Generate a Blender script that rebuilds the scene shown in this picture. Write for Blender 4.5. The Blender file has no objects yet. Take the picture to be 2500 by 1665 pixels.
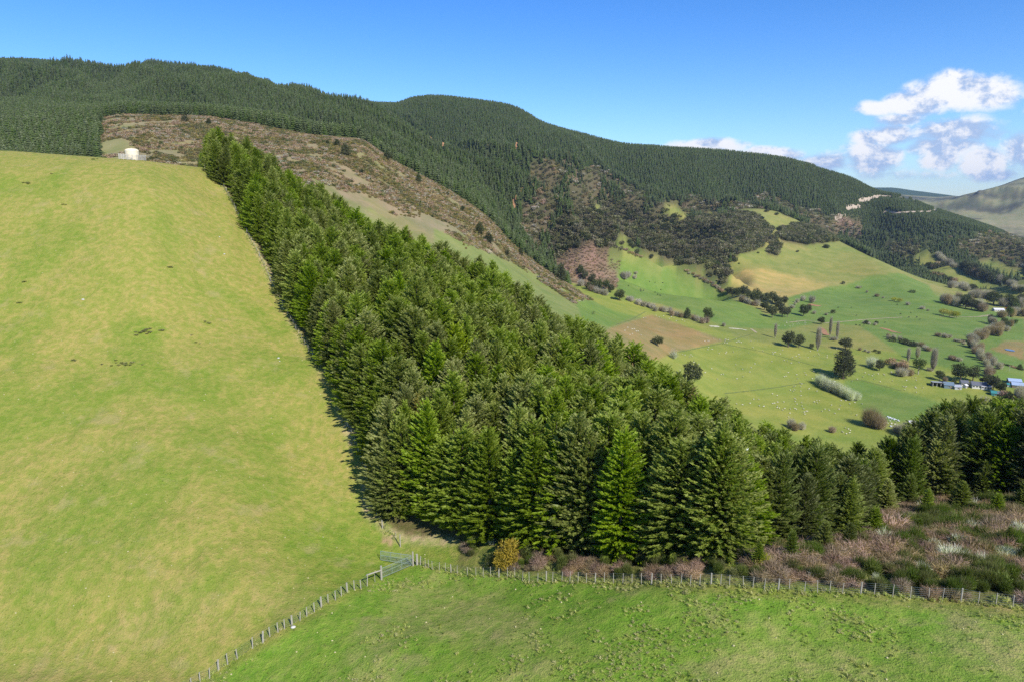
import bpy, math, random
import numpy as np
from mathutils import Vector, Matrix, Euler
random.seed(7); rng = np.random.default_rng(7)
SC = bpy.context.scene
COL = SC.collection
# ------------------------------------------------------------------ camera, sky, sun, exposure
PITCH = math.radians(11.6)          # a drone camera looking slightly down
FOC, CX, CY = 1668.0, 1250.0, 832.5
cam = bpy.data.cameras.new('camera'); camo = bpy.data.objects.new('camera', cam); COL.objects.link(camo)
camo.location = (0, 0, 0); camo.rotation_euler = (math.pi/2 - PITCH, 0, 0)
cam.sensor_width = 36.0; cam.lens = 36.0*FOC/2500.0; cam.clip_start = 0.5; cam.clip_end = 60000
SC.camera = camo
HAZE = 0.00004
SUN_EL, SUN_TX, SUN_TY = math.radians(40), 0.52, -0.85      # sun behind the camera, to the right
sd = Vector((SUN_TX, SUN_TY, 0)).normalized()*math.cos(SUN_EL); sd.z = math.sin(SUN_EL)
sun = bpy.data.lights.new('sun', 'SUN'); suno = bpy.data.objects.new('sun', sun); COL.objects.link(suno)
sun.energy = 4.3; sun.angle = math.radians(0.5); sun.color = (1.0, 0.955, 0.88)
suno.rotation_euler = sd.to_track_quat('Z', 'Y').to_euler()
W = bpy.data.worlds.new('World'); SC.world = W; W.use_nodes = True
SC.view_settings.view_transform = 'Standard'; SC.view_settings.look = 'None'
SC.view_settings.gamma = 1.0; SC.view_settings.use_curve_mapping = False; SC.view_settings.exposure = 0.75
SC.cycles.max_bounces = 5; SC.cycles.diffuse_bounces = 2; SC.cycles.transparent_max_bounces = 6
SC.cycles.use_denoising = False

def ne(nt, kind, **kw):
    n = nt.nodes.new(kind)
    for k, v in kw.items(): setattr(n, k, v)
    return n
def mth(nt, op, a, b=None, c=None, clamp=False):
    n = nt.nodes.new('ShaderNodeMath'); n.operation = op; n.use_clamp = clamp
    for i, v in enumerate((a, b, c)):
        if v is None: continue
        if isinstance(v, (int, float)): n.inputs[i].default_value = v
        else: nt.links.new(v, n.inputs[i])
    return n.outputs[0]
def mixc(nt, f, a, b, mode='MIX'):
    n = nt.nodes.new('ShaderNodeMix'); n.data_type = 'RGBA'; n.blend_type = mode
    for s, v in ((n.inputs[0], f), (n.inputs[6], a), (n.inputs[7], b)):
        if isinstance(v, (int, float)): s.default_value = v
        elif isinstance(v, (tuple, list)): s.default_value = (v[0], v[1], v[2], 1)
        else: nt.links.new(v, s)
    return n.outputs[2]
def ramp(nt, f, lo, hi):
    n = nt.nodes.new('ShaderNodeMapRange'); n.interpolation_type = 'SMOOTHSTEP'
    nt.links.new(f, n.inputs[0]); n.inputs[1].default_value = lo; n.inputs[2].default_value = hi
    return n.outputs[0]
def dirq(px, py):                    # direction as slopes (x/y, z/y)
    u = (px-CX)/FOC; v = (CY-py)/FOC
    d = math.cos(PITCH)+v*math.sin(PITCH)
    return u/d, (v*math.cos(PITCH)-math.sin(PITCH))/d

def build_world():
    nt = W.node_tree; nt.nodes.clear(); L = nt.links
    sky = ne(nt, 'ShaderNodeTexSky', sky_type='NISHITA', sun_disc=False)
    sky.sun_elevation = SUN_EL; sky.sun_rotation = math.atan2(sd.x, sd.y)
    sky.altitude = 300; sky.air_density = 1.0; sky.dust_density = 0.1; sky.ozone_density = 3.0
    hs = ne(nt, 'ShaderNodeHueSaturation'); hs.inputs['Saturation'].default_value = 1.08
    hs.inputs['Value'].default_value = 1.0
    L.new(sky.outputs[0], hs.inputs['Color'])
    tc = ne(nt, 'ShaderNodeTexCoord'); sx = ne(nt, 'ShaderNodeSeparateXYZ'); L.new(tc.outputs['Generated'], sx.inputs[0])
    yy = mth(nt, 'MAXIMUM', sx.outputs[1], 0.05)
    t = mth(nt, 'DIVIDE', sx.outputs[0], yy); q = mth(nt, 'DIVIDE', sx.outputs[2], yy)
    skyc = mixc(nt, 1.0, hs.outputs[0], mixc(nt, ramp(nt, sx.outputs[2], -.02, .30), (.80, .98, 1.22), (.36, .74, 1.20)), 'MULTIPLY')
    cb = ne(nt, 'ShaderNodeCombineXYZ'); L.new(t, cb.inputs[0]); L.new(q, cb.inputs[1])
    # noises
    def noise(scale, det, vec, rough=0.55, off=(0, 0, 0), sc=(1, 1, 1)):
        mp = ne(nt, 'ShaderNodeMapping'); L.new(vec, mp.inputs[0])
        mp.inputs['Location'].default_value = off; mp.inputs['Scale'].default_value = sc
        n = ne(nt, 'ShaderNodeTexNoise'); n.inputs['Scale'].default_value = scale
        n.inputs['Detail'].default_value = det; n.inputs['Roughness'].default_value = rough
        L.new(mp.outputs[0], n.inputs['Vector']); return n
    nw = noise(9, 3, cb.outputs[0], off=(3, 1, 0))
    wv = ne(nt, 'ShaderNodeVectorMath', operation='MULTIPLY_ADD')
    L.new(nw.outputs['Color'], wv.inputs[0]); wv.inputs[1].default_value = (0.03, 0.024, 0); L.new(cb.outputs[0], wv.inputs[2])
    ws = ne(nt, 'ShaderNodeVectorMath', operation='SUBTRACT'); L.new(wv.outputs[0], ws.inputs[0]); ws.inputs[1].default_value = (0.015, 0.012, 0)
    P = ws.outputs[0]
    n1 = noise(16, 9, P, 0.62, sc=(1, 1.5, 1)).outputs['Fac']
    n1s = noise(16, 9, P, 0.62, off=(-0.012, -0.02, 0), sc=(1, 1.5, 1)).outputs['Fac']
    C = lambda x, y: (1900+x*.2614, 150+y*.2614)
    # (centre, rx, ry, strength, whiteness)
    E = [((1700, 290), 430, 150, 1.25, 1.0), ((1350, 390), 300, 105, 1.1, .85), ((2000, 330), 230, 130, 1.0, .9), ((900, 430), 190, 62, .9, .8),
         ((1150, 530), 260, 60, .8, .1), ((1650, 650), 420, 105, 1.15, 1.0), ((1050, 670), 260, 80, 1.0, .75), ((820, 720), 130, 80, 1.0, 1.0),
         ((850, 890), 250, 150, 1.05, .12), ((1550, 790), 300, 90, .8, .2), ((1900, 960), 200, 110, 1.15, 1.0), ((1520, 920), 180, 90, .85, .3),
         ((2000, 1060), 230, 55, .95, .0), ((450, 920), 240, 90, 1.1, .95), ((90, 862), 130, 45, 1.05, .9), ((2330, 850), 260, 170, .95, .2),
         ((2450, 500), 160, 170, .8, .45), ((1300, 1050), 620, 50, .42, .4), ((1340, 225), 60, 40, .55, .8)]
    E2 = [((1725, 356), 88, 16, 1.1, .9), ((1890, 372), 70, 15, 1.15, .95)]
    items = [(C(*c), rx*.2614, ry*.2614, s, w) for c, rx, ry, s, w in E] + E2
    dens = None; wsum = None
    for (c, rx, ry, s, w) in items:
        t0, q0 = dirq(*c); rt = rx/FOC*1.2; rq = ry/FOC*1.25
        sb = ne(nt, 'ShaderNodeVectorMath', operation='SUBTRACT'); L.new(P, sb.inputs[0]); sb.inputs[1].default_value = (t0, q0, 0)
        dv = ne(nt, 'ShaderNodeVectorMath', operation='MULTIPLY'); L.new(sb.outputs[0], dv.inputs[0]); dv.inputs[1].default_value = (1/rt, 1/rq, 0)
        ln = ne(nt, 'ShaderNodeVectorMath', operation='LENGTH'); L.new(dv.outputs[0], ln.inputs[0])
        m = mth(nt, 'SUBTRACT', 1.25, ln.outputs['Value'], clamp=True)
        m = mth(nt, 'MULTIPLY', m, s)
        so = ne(nt, 'ShaderNodeSeparateXYZ'); L.new(dv.outputs[0], so.inputs[0])
        # sunlit tops are white, undersides grey
        v = mth(nt, 'ADD', mth(nt, 'MULTIPLY', so.outputs[1], 0.35), w)
        wm = mth(nt, 'MULTIPLY', m, v)
        dens = m if dens is None else mth(nt, 'MAXIMUM', dens, m)
        wsum = (wm, m) if wsum is None else (mth(nt, 'ADD', wsum[0], wm), mth(nt, 'ADD', wsum[1], m))
    whit = mth(nt, 'DIVIDE', wsum[0], mth(nt, 'MAXIMUM', wsum[1], 0.01))
    d = mth(nt, 'ADD', dens, mth(nt, 'MULTIPLY', mth(nt, 'SUBTRACT', n1, 0.5), 2.0))
    al = ramp(nt, d, 0.02, 0.80)
    al = mth(nt, 'MULTIPLY', al, ramp(nt, dens, 0.02, 0.3))
    al = mth(nt, 'MULTIPLY', al, ramp(nt, sx.outputs[1], 0.1, 0.3))
    rel = mth(nt, 'MULTIPLY', mth(nt, 'SUBTRACT', n1, n1s), 7.5)
    wh = mth(nt, 'ADD', mth(nt, 'ADD', whit, rel), mth(nt, 'MULTIPLY', mth(nt, 'SUBTRACT', n1, 0.5), 1.2))
    wh = ramp(nt, wh, -0.1, 1.35)
    ccol = mixc(nt, wh, (2.9, 3.9, 5.8), (6.9, 6.95, 7.2))
    fin = mixc(nt, al, skyc, ccol)
    bg = ne(nt, 'ShaderNodeBackground'); bg.inputs[1].default_value = 0.090; L.new(fin, bg.inputs[0])
    out = ne(nt, 'ShaderNodeOutputWorld'); L.new(bg.outputs[0], out.inputs[0])
build_world()

# ------------------------------------------------------------------ helpers
def tag(o, label=None, cat=None, group=None, kind=None):
    if label: o['label'] = label
    if cat: o['category'] = cat
    if group: o['group'] = group
    if kind: o['kind'] = kind
    return o
def mesh_from(name, V, F, mats=(), smooth=False, mi=None, attrs=None, nrm=None):
    V = np.asarray(V, dtype=np.float32).reshape(-1, 3)
    me = bpy.data.meshes.new(name)
    if isinstance(F, np.ndarray):
        nf, k = F.shape
        me.vertices.add(len(V)); me.vertices.foreach_set('co', V.ravel())
        me.loops.add(nf*k); me.loops.foreach_set('vertex_index', F.ravel().astype(np.int32))
        me.polygons.add(nf); me.polygons.foreach_set('loop_start', np.arange(0, nf*k, k, dtype=np.int32))
        me.polygons.foreach_set('loop_total', np.full(nf, k, dtype=np.int32))
    else:
        me.from_pydata([tuple(v) for v in V], [], F)
    for m in mats: me.materials.append(m)
    if mi is not None: me.polygons.foreach_set('material_index', np.asarray(mi, dtype=np.int32))
    me.update(calc_edges=True)
    if smooth: me.polygons.foreach_set('use_smooth', np.ones(len(me.polygons), dtype=bool))
    if attrs:
        for k, a in attrs.items():
            at = me.color_attributes.new(k, 'FLOAT_COLOR', 'POINT')
            a4 = np.ones((len(V), 4), dtype=np.float32); a4[:, :a.shape[1]] = a
            at.data.foreach_set('color', a4.ravel())
    me.validate()
    if nrm is not None:
        at = me.attributes.new('nrm', 'FLOAT_VECTOR', 'POINT'); at.data.foreach_set('vector', (nrm/np.linalg.norm(nrm, axis=1, keepdims=True)).astype(np.float32).ravel())
    return me
def link(name, me, parent=None, loc=None, rot=None):
    o = bpy.data.objects.new(name, me); COL.objects.link(o)
    if loc is not None: o.location = loc
    if rot is not None: o.rotation_euler = rot
    if parent is not None: o.parent = parent
    return o
class MB:
    def __init__(s): s.V = []; s.F = []; s.M = []
    def add(s, V, F, m=0):
        b = len(s.V); s.V += [tuple(v) for v in V]; s.F += [tuple(i+b for i in f) for f in F]; s.M += [m]*len(F)
    def box(s, c, d, rz=0, m=0, M4=None):
        x, y, z = d[0]/2, d[1]/2, d[2]/2
        vs = [Vector((sx*x, sy*y, sz*z)) for sx in (-1, 1) for sy in (-1, 1) for sz in (-1, 1)]
        R = Matrix.Rotation(rz, 3, 'Z') if M4 is None else M4
        vs = [R @ v + Vector(c) for v in vs]
        s.add(vs, [(0, 1, 3, 2), (4, 6, 7, 5), (0, 4, 5, 1), (2, 3, 7, 6), (0, 2, 6, 4), (1, 5, 7, 3)], m)
    def tube(s, pts, rad, n=6, m=0, cap=True):
        pts = [Vector(p) for p in pts]; rad = rad if isinstance(rad, (list, tuple)) else [rad]*len(pts)
        b = len(s.V); up = Vector((0.13, 0.21, 1)).normalized()
        for i, p in enumerate(pts):
            d = (pts[min(i+1, len(pts)-1)]-pts[max(i-1, 0)]).normalized()
            a = d.cross(up)
            if a.length < 1e-3: a = d.cross(Vector((1, 0, 0)))
            a.normalize(); c = d.cross(a)
            for k in range(n):
                th = 2*math.pi*k/n
                s.V.append(tuple(p+(a*math.cos(th)+c*math.sin(th))*rad[i]))
        for i in range(len(pts)-1):
            for k in range(n):
                s.F.append((b+i*n+k, b+i*n+(k+1) % n, b+(i+1)*n+(k+1) % n, b+(i+1)*n+k)); s.M.append(m)
        if cap:
            s.F.append(tuple(b+k for k in range(n))[::-1]); s.M.append(m)
            s.F.append(tuple(b+(len(pts)-1)*n+k for k in range(n))); s.M.append(m)
    def build(s, name, mats, smooth=False):
        return mesh_from(name, s.V, s.F, mats if isinstance(mats, (list, tuple)) else [mats], smooth, s.M)

# value noise, world metres
_LAT = rng.random((256, 256)).astype(np.float32)
def vnoise(x, y, seed=0):
    x = np.asarray(x, dtype=np.float64)+seed*17.31; y = np.asarray(y, dtype=np.float64)+seed*9.73
    xi = np.floor(x).astype(int); yi = np.floor(y).astype(int); fx = x-xi; fy = y-yi
    fx = fx*fx*(3-2*fx); fy = fy*fy*(3-2*fy)
    a = _LAT[xi & 255, yi & 255]; b = _LAT[(xi+1) & 255, yi & 255]; c = _LAT[xi & 255, (yi+1) & 255]; d = _LAT[(xi+1) & 255, (yi+1) & 255]
    return (a*(1-fx)+b*fx)*(1-fy)+(c*(1-fx)+d*fx)*fy
def fbm(x, y, oct=4, seed=0):
    s = 0; a = 1; n = 0
    for i in range(oct):
        s = s+a*vnoise(x*2**i, y*2**i, seed+i*3); n += a; a *= .5
    return s/n

# ------------------------------------------------------------------ terrain: contour lines of the land
def tanp(py): return np.tan(np.arctan((CY-np.asarray(py, float))/FOC)-PITCH)
def tx(px, py):
    v = (CY-np.asarray(py, float))/FOC
    return (np.asarray(px, float)-CX)/FOC/(math.cos(PITCH)+v*math.sin(PITCH))
def pchip(xk, yk, x):
    xk = np.asarray(xk, float); yk = np.asarray(yk, float); h = np.diff(xk); dl = np.diff(yk)/h; n = len(xk)
    m = np.zeros(n)
    for i in range(1, n-1):
        if dl[i-1]*dl[i] > 0:
            w1 = 2*h[i]+h[i-1]; w2 = h[i]+2*h[i-1]; m[i] = (w1+w2)/(w1/dl[i-1]+w2/dl[i])
    m[0] = dl[0]; m[-1] = dl[-1]
    x = np.clip(x, xk[0], xk[-1]); i = np.clip(np.searchsorted(xk, x)-1, 0, n-2)
    s = (x-xk[i])/h[i]
    return ((1+2*s)*(1-s)**2*yk[i]+s*(1-s)**2*h[i]*m[i]+s*s*(3-2*s)*yk[i+1]+s*s*(s-1)*h[i]*m[i+1])
# each line: (image column, image row or None, forward distance[, height]) where the land was measured
LINES = [
 [(-1500,1665,66),(-600,1665,63),(0,1665,60),(500,1665,58),(1000,1665,50),(1500,1665,44),(2000,1665,41.5),(2500,1665,39),(3400,1665,38)],
 [(-1500,1375,78),(-600,1380,74),(0,1380,71.5),(485,1395,69.5),(750,1395,72),(970,1385,75),(1090,1397,72.5),(1300,1415,66),(1530,1424,60),(1800,1440,54),(2075,1455,52),(2280,1478,50),(2470,1488,49),(3400,1500,46)],
 [(-1500,840,112),(-600,840,109),(0,850,107.5),(300,865,107),(740,870,115.5),(1000,None,114,-28),(1200,None,112,-34),(1500,None,103,-40),(1800,None,85,-41),(2100,None,80,-40),(2300,None,86,-41),(2500,None,85,-40),(3400,None,80,-39)],
 [(-1500,350,190),(-600,356,182),(0,369,176),(150,379,172),(250,386,170),(325,391,170),(420,402,180),(540,416,200),(600,None,206,5),(700,None,202,-3),(900,None,192,-17),(1200,None,175,-30),(1500,None,150,-44),(1800,None,115,-48),(2100,None,108,-50),(2300,None,124,-51),(2500,None,125,-50),(3400,None,120,-48)],
 [(-1500,None,270,-20),(0,None,265,-14),(540,None,290,-25),(900,None,300,-72),(1200,None,300,-95),(1500,None,290,-115),(1800,None,262,-118),(2100,None,240,-115),(2500,None,220,-112),(3400,None,210,-110)],
 [(-1500,None,480,4),(0,None,480,8),(300,None,480,13),(540,None,480,9),(700,None,480,12),(900,None,480,-19),(1200,None,480,-60),(1500,None,480,-99),(1800,None,490,-150),(2100,None,440,-160),(2500,None,425,-160),(3400,None,420,-160)],
 [(-1500,300,800),(-600,320,780),(0,325,760),(250,292,760),(300,282,770),(480,286,780),(600,302,780),(760,332,790),(870,343,800),(960,397,800),(1080,460,810),(1180,525,820),(1260,605,830),(1380,693,800),(1500,760,740),(1700,800,730),(1900,840,690),(2100,850,700),(2500,905,615),(3400,930,600)],
 [(-1500,230,1150),(0,262,1100),(250,278,1000),(300,275,1000),(480,282,1000),(600,292,1000),(760,330,980),(870,362,960),(1080,490,950),(1180,556,940),(1260,640,940),(1380,700,880),(1500,690,900),(1600,716,900),(1700,730,900),(1900,765,900),(2100,775,900),(2500,800,850),(3400,820,830)],
 [(-1500,180,1450),(0,225,1400),(300,225,1400),(600,255,1350),(870,315,1350),(1080,410,1300),(1260,500,1200),(1380,590,1130),(1500,610,1200),(1600,655,1180),(1700,668,1200),(1800,668,1200),(1900,682,1200),(2000,700,1180),(2100,713,1150),(2250,735,1060),(2400,760,1000),(2500,780,920),(3400,800,900)],
 [(-1500,150,1750),(0,195,1700),(300,198,1700),(600,230,1700),(870,280,1650),(1080,395,1500),(1180,398,1480),(1260,405,1500),(1350,425,1500),(1500,505,1550),(1600,520,1600),(1700,525,1650),(1790,512,1650),(1850,508,1650),(1900,517,1650),(1960,545,1600),(2050,590,1500),(2150,640,1350),(2250,690,1230),(2330,722,1150),(2420,760,1040),(2500,784,960),(3400,800,930)],
 [(-1500,140,2050),(0,175,2000),(300,185,2000),(600,215,2000),(870,268,1950),(1080,370,1750),(1180,400,1750),(1350,400,1750),(1500,450,1850),(1700,480,1900),(1800,545,1900),(1900,570,1850),(2050,640,1750),(2150,650,1650),(2250,655,1550),(2350,648,1500),(2500,640,1500),(3400,640,1500)],
 [(-1500,115,2400),(-600,140,2400),(0,160,2350),(200,177,2300),(400,190,2300),(520,202,2250),(620,221,2200),(760,250,2200),(860,263,2200),(960,265,2200),(1010,249,2150),(1060,244,2150),(1150,252,2150),(1250,268,2150),(1330,310,2150),(1420,336,2150),(1530,363,2150),(1600,367,2150),(1750,377,2200),(1850,387,2200),(1950,402,2200),(2030,424,2200),(2070,436,2250),(2150,472,2300),(2200,481,2250),(2260,505,2200),(2320,526,2150),(2400,552,2100),(2500,590,2000),(2700,640,1900),(3400,660,1900)],
 [(-1500,200,3000),(0,230,2950),(800,320,2900),(1100,310,2900),(1500,430,2900),(1900,470,2900),(2200,545,2900),(2500,600,2800),(3400,640,2700)],
 [(-1500,440,4300),(1500,500,4300),(2000,505,4200),(2200,503,4300),(2270,500,4400),(2340,482,4500),(2400,466,4500),(2440,455,4500),(2500,434,4500),(2700,395,4500),(3400,370,4500)],
 [(-1500,470,6500),(1900,470,6500),(2100,459,6500),(2170,459,6500),(2230,466,6500),(2300,475,6500),(2360,482,6500),(2500,484,6500),(3400,480,6500)],
 [(-1500,493,14000),(3400,493,14000)],
]
PXK = np.array(sorted(set(p[0] for l in LINES for p in l)))
def line_fn(l):
    T = []; Yk = []; Zk = []
    for p in l:
        if len(p) == 4: z = p[3]; Y = p[2]; py = CY-FOC*math.tan(math.atan(z/Y)+PITCH)
        else: py = p[1]; Y = p[2]; z = float(tanp(py))*Y
        T.append(float(tx(p[0], py))); Yk.append(Y); Zk.append(z)
    o = np.argsort(T); T = np.array(T)[o]; Yk = np.array(Yk)[o]; Zk = np.array(Zk)[o]
    return T, Yk, Zk
LF = [line_fn(l) for l in LINES]
def line_at(i, t): T, Y, Z = LF[i]; return pchip(T, Y, t), pchip(T, Z, t)
tc_ = np.linspace(-.84, .84, 700)
tl = -.84-np.linspace(0, 1, 28)[1:][::-1]**1.6*1.2
TG = np.concatenate([tl, tc_, -tl[::-1]])
YG = np.geomspace(12, 13900, 860)
NT, NY = len(TG), len(YG)
Zg = np.zeros((NY, NT)); LY = np.zeros((len(LF), NT)); LZ = np.zeros((len(LF), NT))
for i in range(len(LF)): LY[i], LZ[i] = line_at(i, TG)
for j in range(NT):
    yk = np.concatenate([[8], LY[:, j]]); zk = np.concatenate([[LZ[0, j]+0.5], LZ[:, j]])
    assert np.all(np.diff(yk) > 0), (j, TG[j], yk)
    Zg[:, j] = pchip(yk, zk, YG)
XX = YG[:, None]*TG[None, :]; YY = np.repeat(YG[:, None], NT, 1)
def sm(a, b, x): s = np.clip((x-a)/(b-a), 0, 1); return s*s*(3-2*s)
# folds (spurs and gullies) of the forested hills
ua = (XX*0.75-YY*0.66); ub = (XX*0.66+YY*0.75)
wrp = fbm(XX/260, YY/260, 2, 5)*1.6
rid = 1-np.abs(2*vnoise(ub/150+wrp, ua/620+wrp*.4, 3)-1)
rid2 = 1-np.abs(2*vnoise(ub/62+wrp*2, ua/300, 8)-1)
mk = sm(0, 1, (YY-LY[7][None])/250)*sm(0, 1, (LY[11][None]-30-YY)/380)
mk = mk*(1-sm(.28, .36, TG)[None]*sm(220, 60, YY-LY[9][None]))
Zg += mk*((rid-.80)*150+(rid2-.6)*34)
mk2 = sm(520, 640, YY)*sm(0, 1, (LY[6][None]-YY)/120)*(TG[None] < .12)
Zg += mk2*(fbm(XX/60, YY/60, 3, 2)-.5)*9
mk3 = sm(0, 200, YY-LY[7][None])*sm(0, 200, LY[9][None]-YY)*(sm(.25, .35, TG)[None])
Zg += mk3*(fbm(XX/140, YY/140, 3, 4)-.5)*12
Zg += sm(3200, 3700, YY)*sm(5500, 5000, YY)*0
far = sm(3000, 3600, YY)*(YY < 5600)*sm(0, 500, LY[13][None]-YY)
Zg += far*((1-np.abs(2*vnoise(ub/420+wrp, ua/1200, 6)-1))-.5)*110
# gentle lumps of the near paddock
mk4 = sm(30, 60, YY)*sm(0, 25, LY[3][None]-YY)
Zg += mk4*((fbm(XX/14, YY/14, 3, 11)-.5)*1.1+(fbm(XX/5, YY/5, 2, 15)-.5)*.45+(YY < 150)*(fbm(XX/1.7, YY/2.4, 2, 17)-.5)*.26)
mk5 = sm(0, 60, YY-LY[5][None])*(TG[None] > .1)*sm(0, 100, LY[8][None]-YY)
Zg += mk5*(fbm(XX/70, YY/70, 3, 21)-.5)*4

def H(x, y):
    x = np.asarray(x, float); y = np.asarray(y, float)
    t = np.clip(x/y, TG[0], TG[-1]); j = np.clip(np.searchsorted(TG, t)-1, 0, NT-2); f = (t-TG[j])/(TG[j+1]-TG[j])
    r = np.clip(np.log(y/YG[0])/np.log(YG[1]/YG[0]), 0, NY-1.001); i = r.astype(int); g = (y-YG[i])/(YG[i+1]-YG[i])
    return (Zg[i, j]*(1-f)+Zg[i, j+1]*f)*(1-g)+(Zg[i+1, j]*(1-f)+Zg[i+1, j+1]*f)*g
_YS = np.geomspace(20, 9000, 5000)
def ground(px, py, ymin=0):
    """first point of the land on the sight line towards (px, py) of the photograph"""
    t = float(tx(px, py)); s = float(tanp(py)); z = H(_YS*t, _YS)
    k = np.nonzero((z >= s*_YS) & (_YS > ymin))[0]
    if len(k) == 0: return None
    Y = _YS[k[0]]; return Vector((t*Y, Y, float(H(t*Y, Y))))
def depth(p): return p[1]*math.cos(PITCH)-p[2]*math.sin(PITCH)
def inpoly(px, py, poly):
    r = np.zeros(np.shape(px), bool); n = len(poly)
    for i in range(n):
        x1, y1 = poly[i]; x2, y2 = poly[(i+1) % n]
        if y1 == y2: continue
        c = ((y1 > py) != (y2 > py)) & (px < (x2-x1)*(py-y1)/(y2-y1)+x1)
        r ^= c
    return r
def proj(x, y, z):
    dc = y*math.cos(PITCH)-z*math.sin(PITCH)
    return CX+FOC*x/dc, CY-FOC*(z*math.cos(PITCH)+y*math.sin(PITCH))/dc
# ------------------------------------------------------------------ land cover
def crop(ox, oy, k): return lambda *pts: [(ox+x*k, oy+y*k) for x, y in pts]
c3 = crop(1300, 350, .3444); cE = crop(1500, 650, .2232); cR = crop(1900, 500, .2548); cV = crop(1900, 750, .2551)
cB = crop(1900, 1000, .3188); cS = crop(600, 180, .3444); cG = crop(850, 1200, .2123); cF = crop(450, 1300, .2328)
cL = crop(0, 120, .3061); cT = crop(2300, 720, .1148); cH = crop(2250, 880, .1062)
PX, PY = proj(XX, YY, Zg)
PADD, LFIELD, GFIELD, HILL, BROWN, TAN, SCRUB, PINE, BUSH, RED, FARH, FARF, DIRT, LITTER, ROUGH, MIX, GREENSPUR = range(17)
wx = (fbm(XX/(YY*.02+.1), np.log(YY)*55, 3, 31)-.5)*16; wy = (fbm(XX/(YY*.02+.1), np.log(YY)*55, 3, 41)-.5)*10
QX, QY = PX+wx, PY+wy
cat = np.full((NY, NT), PINE, dtype=int)
L5, L7, L10, L13 = LY[4][None], LY[6][None], LY[9][None], LY[12][None]
near = YY < L5; mid = (YY >= L5) & (YY < L7); beyond = YY >= L7
cat[near] = PADD
cat[mid & (PX < 1400)] = SCRUB
cat[mid & (QX < 243)] = PINE
cat[mid & (PX >= 1400)] = LFIELD
cat[beyond & (PX >= 1790) & (YY < L10)] = HILL
cat[(YY > L13) & (TG[None] > .2)] = FARH
cat[(YY > 5300)] = FARF
def put(poly, c, cond, q=False): 
    cat[inpoly(QX if q else PX, QY if q else PY, poly) & cond] = c
far_ = beyond & (YY < L13)
rb = beyond & (YY < L10)
cat[rb & (PX >= 1385) & (PX < 1790) & (PY > 660)] = LFIELD
# scrub spur: green grass foot
put([(640,520),(900,505),(1000,575),(1150,640),(1300,700),(1385,745),(1560,760),(1600,900),(1200,900),(640,620)], GREENSPUR, mid, True)
put(c3((0,915),(300,1000),(430,1060),(570,1110),(820,1190),(540,1300),(200,1560),(-700,1560),(-700,600)), GREENSPUR, mid)
put(c3((300,1120),(570,1105),(820,1190),(540,1305),(360,1250)), GFIELD, mid)
put([(1590,769),(1486,803),(1440,850),(1520,910),(1600,880),(1644,861),(1740,839),(1772,832),(1640,785)], BROWN, YY > 300)
B3 = c3((200,560),(390,500),(520,450),(640,480),(900,560),(1040,590),(1250,520),(1400,520),(1540,510),(1700,620),(1690,660),(1650,720),(1600,760),(1480,780),(1430,830),(1390,860),(1400,970),(1340,1030),(1250,990),(1130,930),(1060,880),(950,830),(840,780),(750,740),(690,720),(640,660),(580,660),(640,760),(560,750),(400,735),(250,770),(140,840),(100,700))
put(c3((0,120),(300,100),(450,200),(600,290),(720,340),(850,420),(1100,395),(1430,440),(1560,360),(1700,400),(1900,470),(2150,540),(2323,560),(2323,720),(2070,610),(1960,580),(1750,500),(1500,470),(1430,500),(1250,520),(1040,590),(900,560),(640,480),(390,500),(200,560),(100,700),(0,850),(-120,700),(-60,400)), MIX, far_, True)
put(c3((1390,860),(1430,830),(1480,780),(1600,730),(1700,650),(1500,560),(1420,500),(1500,468),(1640,468),(1750,490),(1790,520),(1790,1130),(1400,1040),(1340,1030)), HILL, rb)
put(c3((560,755),(640,752),(700,735),(750,740),(840,775),(950,825),(1060,880),(1130,930),(1250,990),(1400,1050),(1600,1180),(1650,1400),(1200,1300),(700,1100),(500,1000),(500,830)), HILL, (YY > 600) & (YY < 1700))
put(c3((560,765),(640,760),(720,800),(830,850),(1000,910),(1150,965),(1350,1060),(1400,1100),(1600,1175),(1650,1215),(1980,1190),(2100,1250),(1800,1320),(1500,1310),(1250,1270),(1100,1200),(900,1140),(700,1100),(590,1030),(590,960),(620,900),(500,830)), GFIELD, (YY > 600) & (YY < 1700))
put(c3((1400,1040),(1415,940),(1530,890),(1660,898),(1850,945),(2080,1010),(2082,1025),(1980,1055),(1790,1102),(1600,1060)), TAN, YY > 800)
put(cR((90,890),(460,792),(640,770),(760,735),(860,690),(930,680),(1150,655),(1280,680),(1400,720),(1500,860),(1750,980),(2355,1080),(2355,1300),(1700,1300),(1400,1178),(1000,1178),(120,1110)), GFIELD, (YY > 600) & (YY < L10))
put(cV((730,150),(1850,190),(2352,420),(2352,800),(2150,760),(1700,600),(1400,520),(1200,480),(960,300)), GFIELD, (YY > 500) & (YY < L10))
put(cV((620,690),(760,690),(900,720),(1180,800),(1700,950),(1990,1050),(1860,1130),(1300,1100),(1000,1080),(800,960),(700,890)), GFIELD, (YY > 450) & (YY < 1200))
put(cT((1000,1150),(1150,1080),(1350,990),(1500,985),(1742,1040),(1742,1400),(1500,1290),(1200,1220)), BROWN, (YY > 450), True)
put(B3, BUSH, far_, True)
put(c3((1740,610),(1840,595),(1960,580),(2080,605),(2150,660),(2140,700),(2050,712),(1940,722),(1860,722),(1780,700),(1730,660)), BUSH, far_, True)
put(c3((1690,680),(1730,690),(1745,800),(1660,795)), BUSH, far_, True)
put(c3((140,850),(250,770),(400,735),(560,750),(530,800),(540,830),(620,900),(590,960),(590,1030),(540,1040),(400,1020),(220,980)), RED, YY > 600, True)
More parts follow.
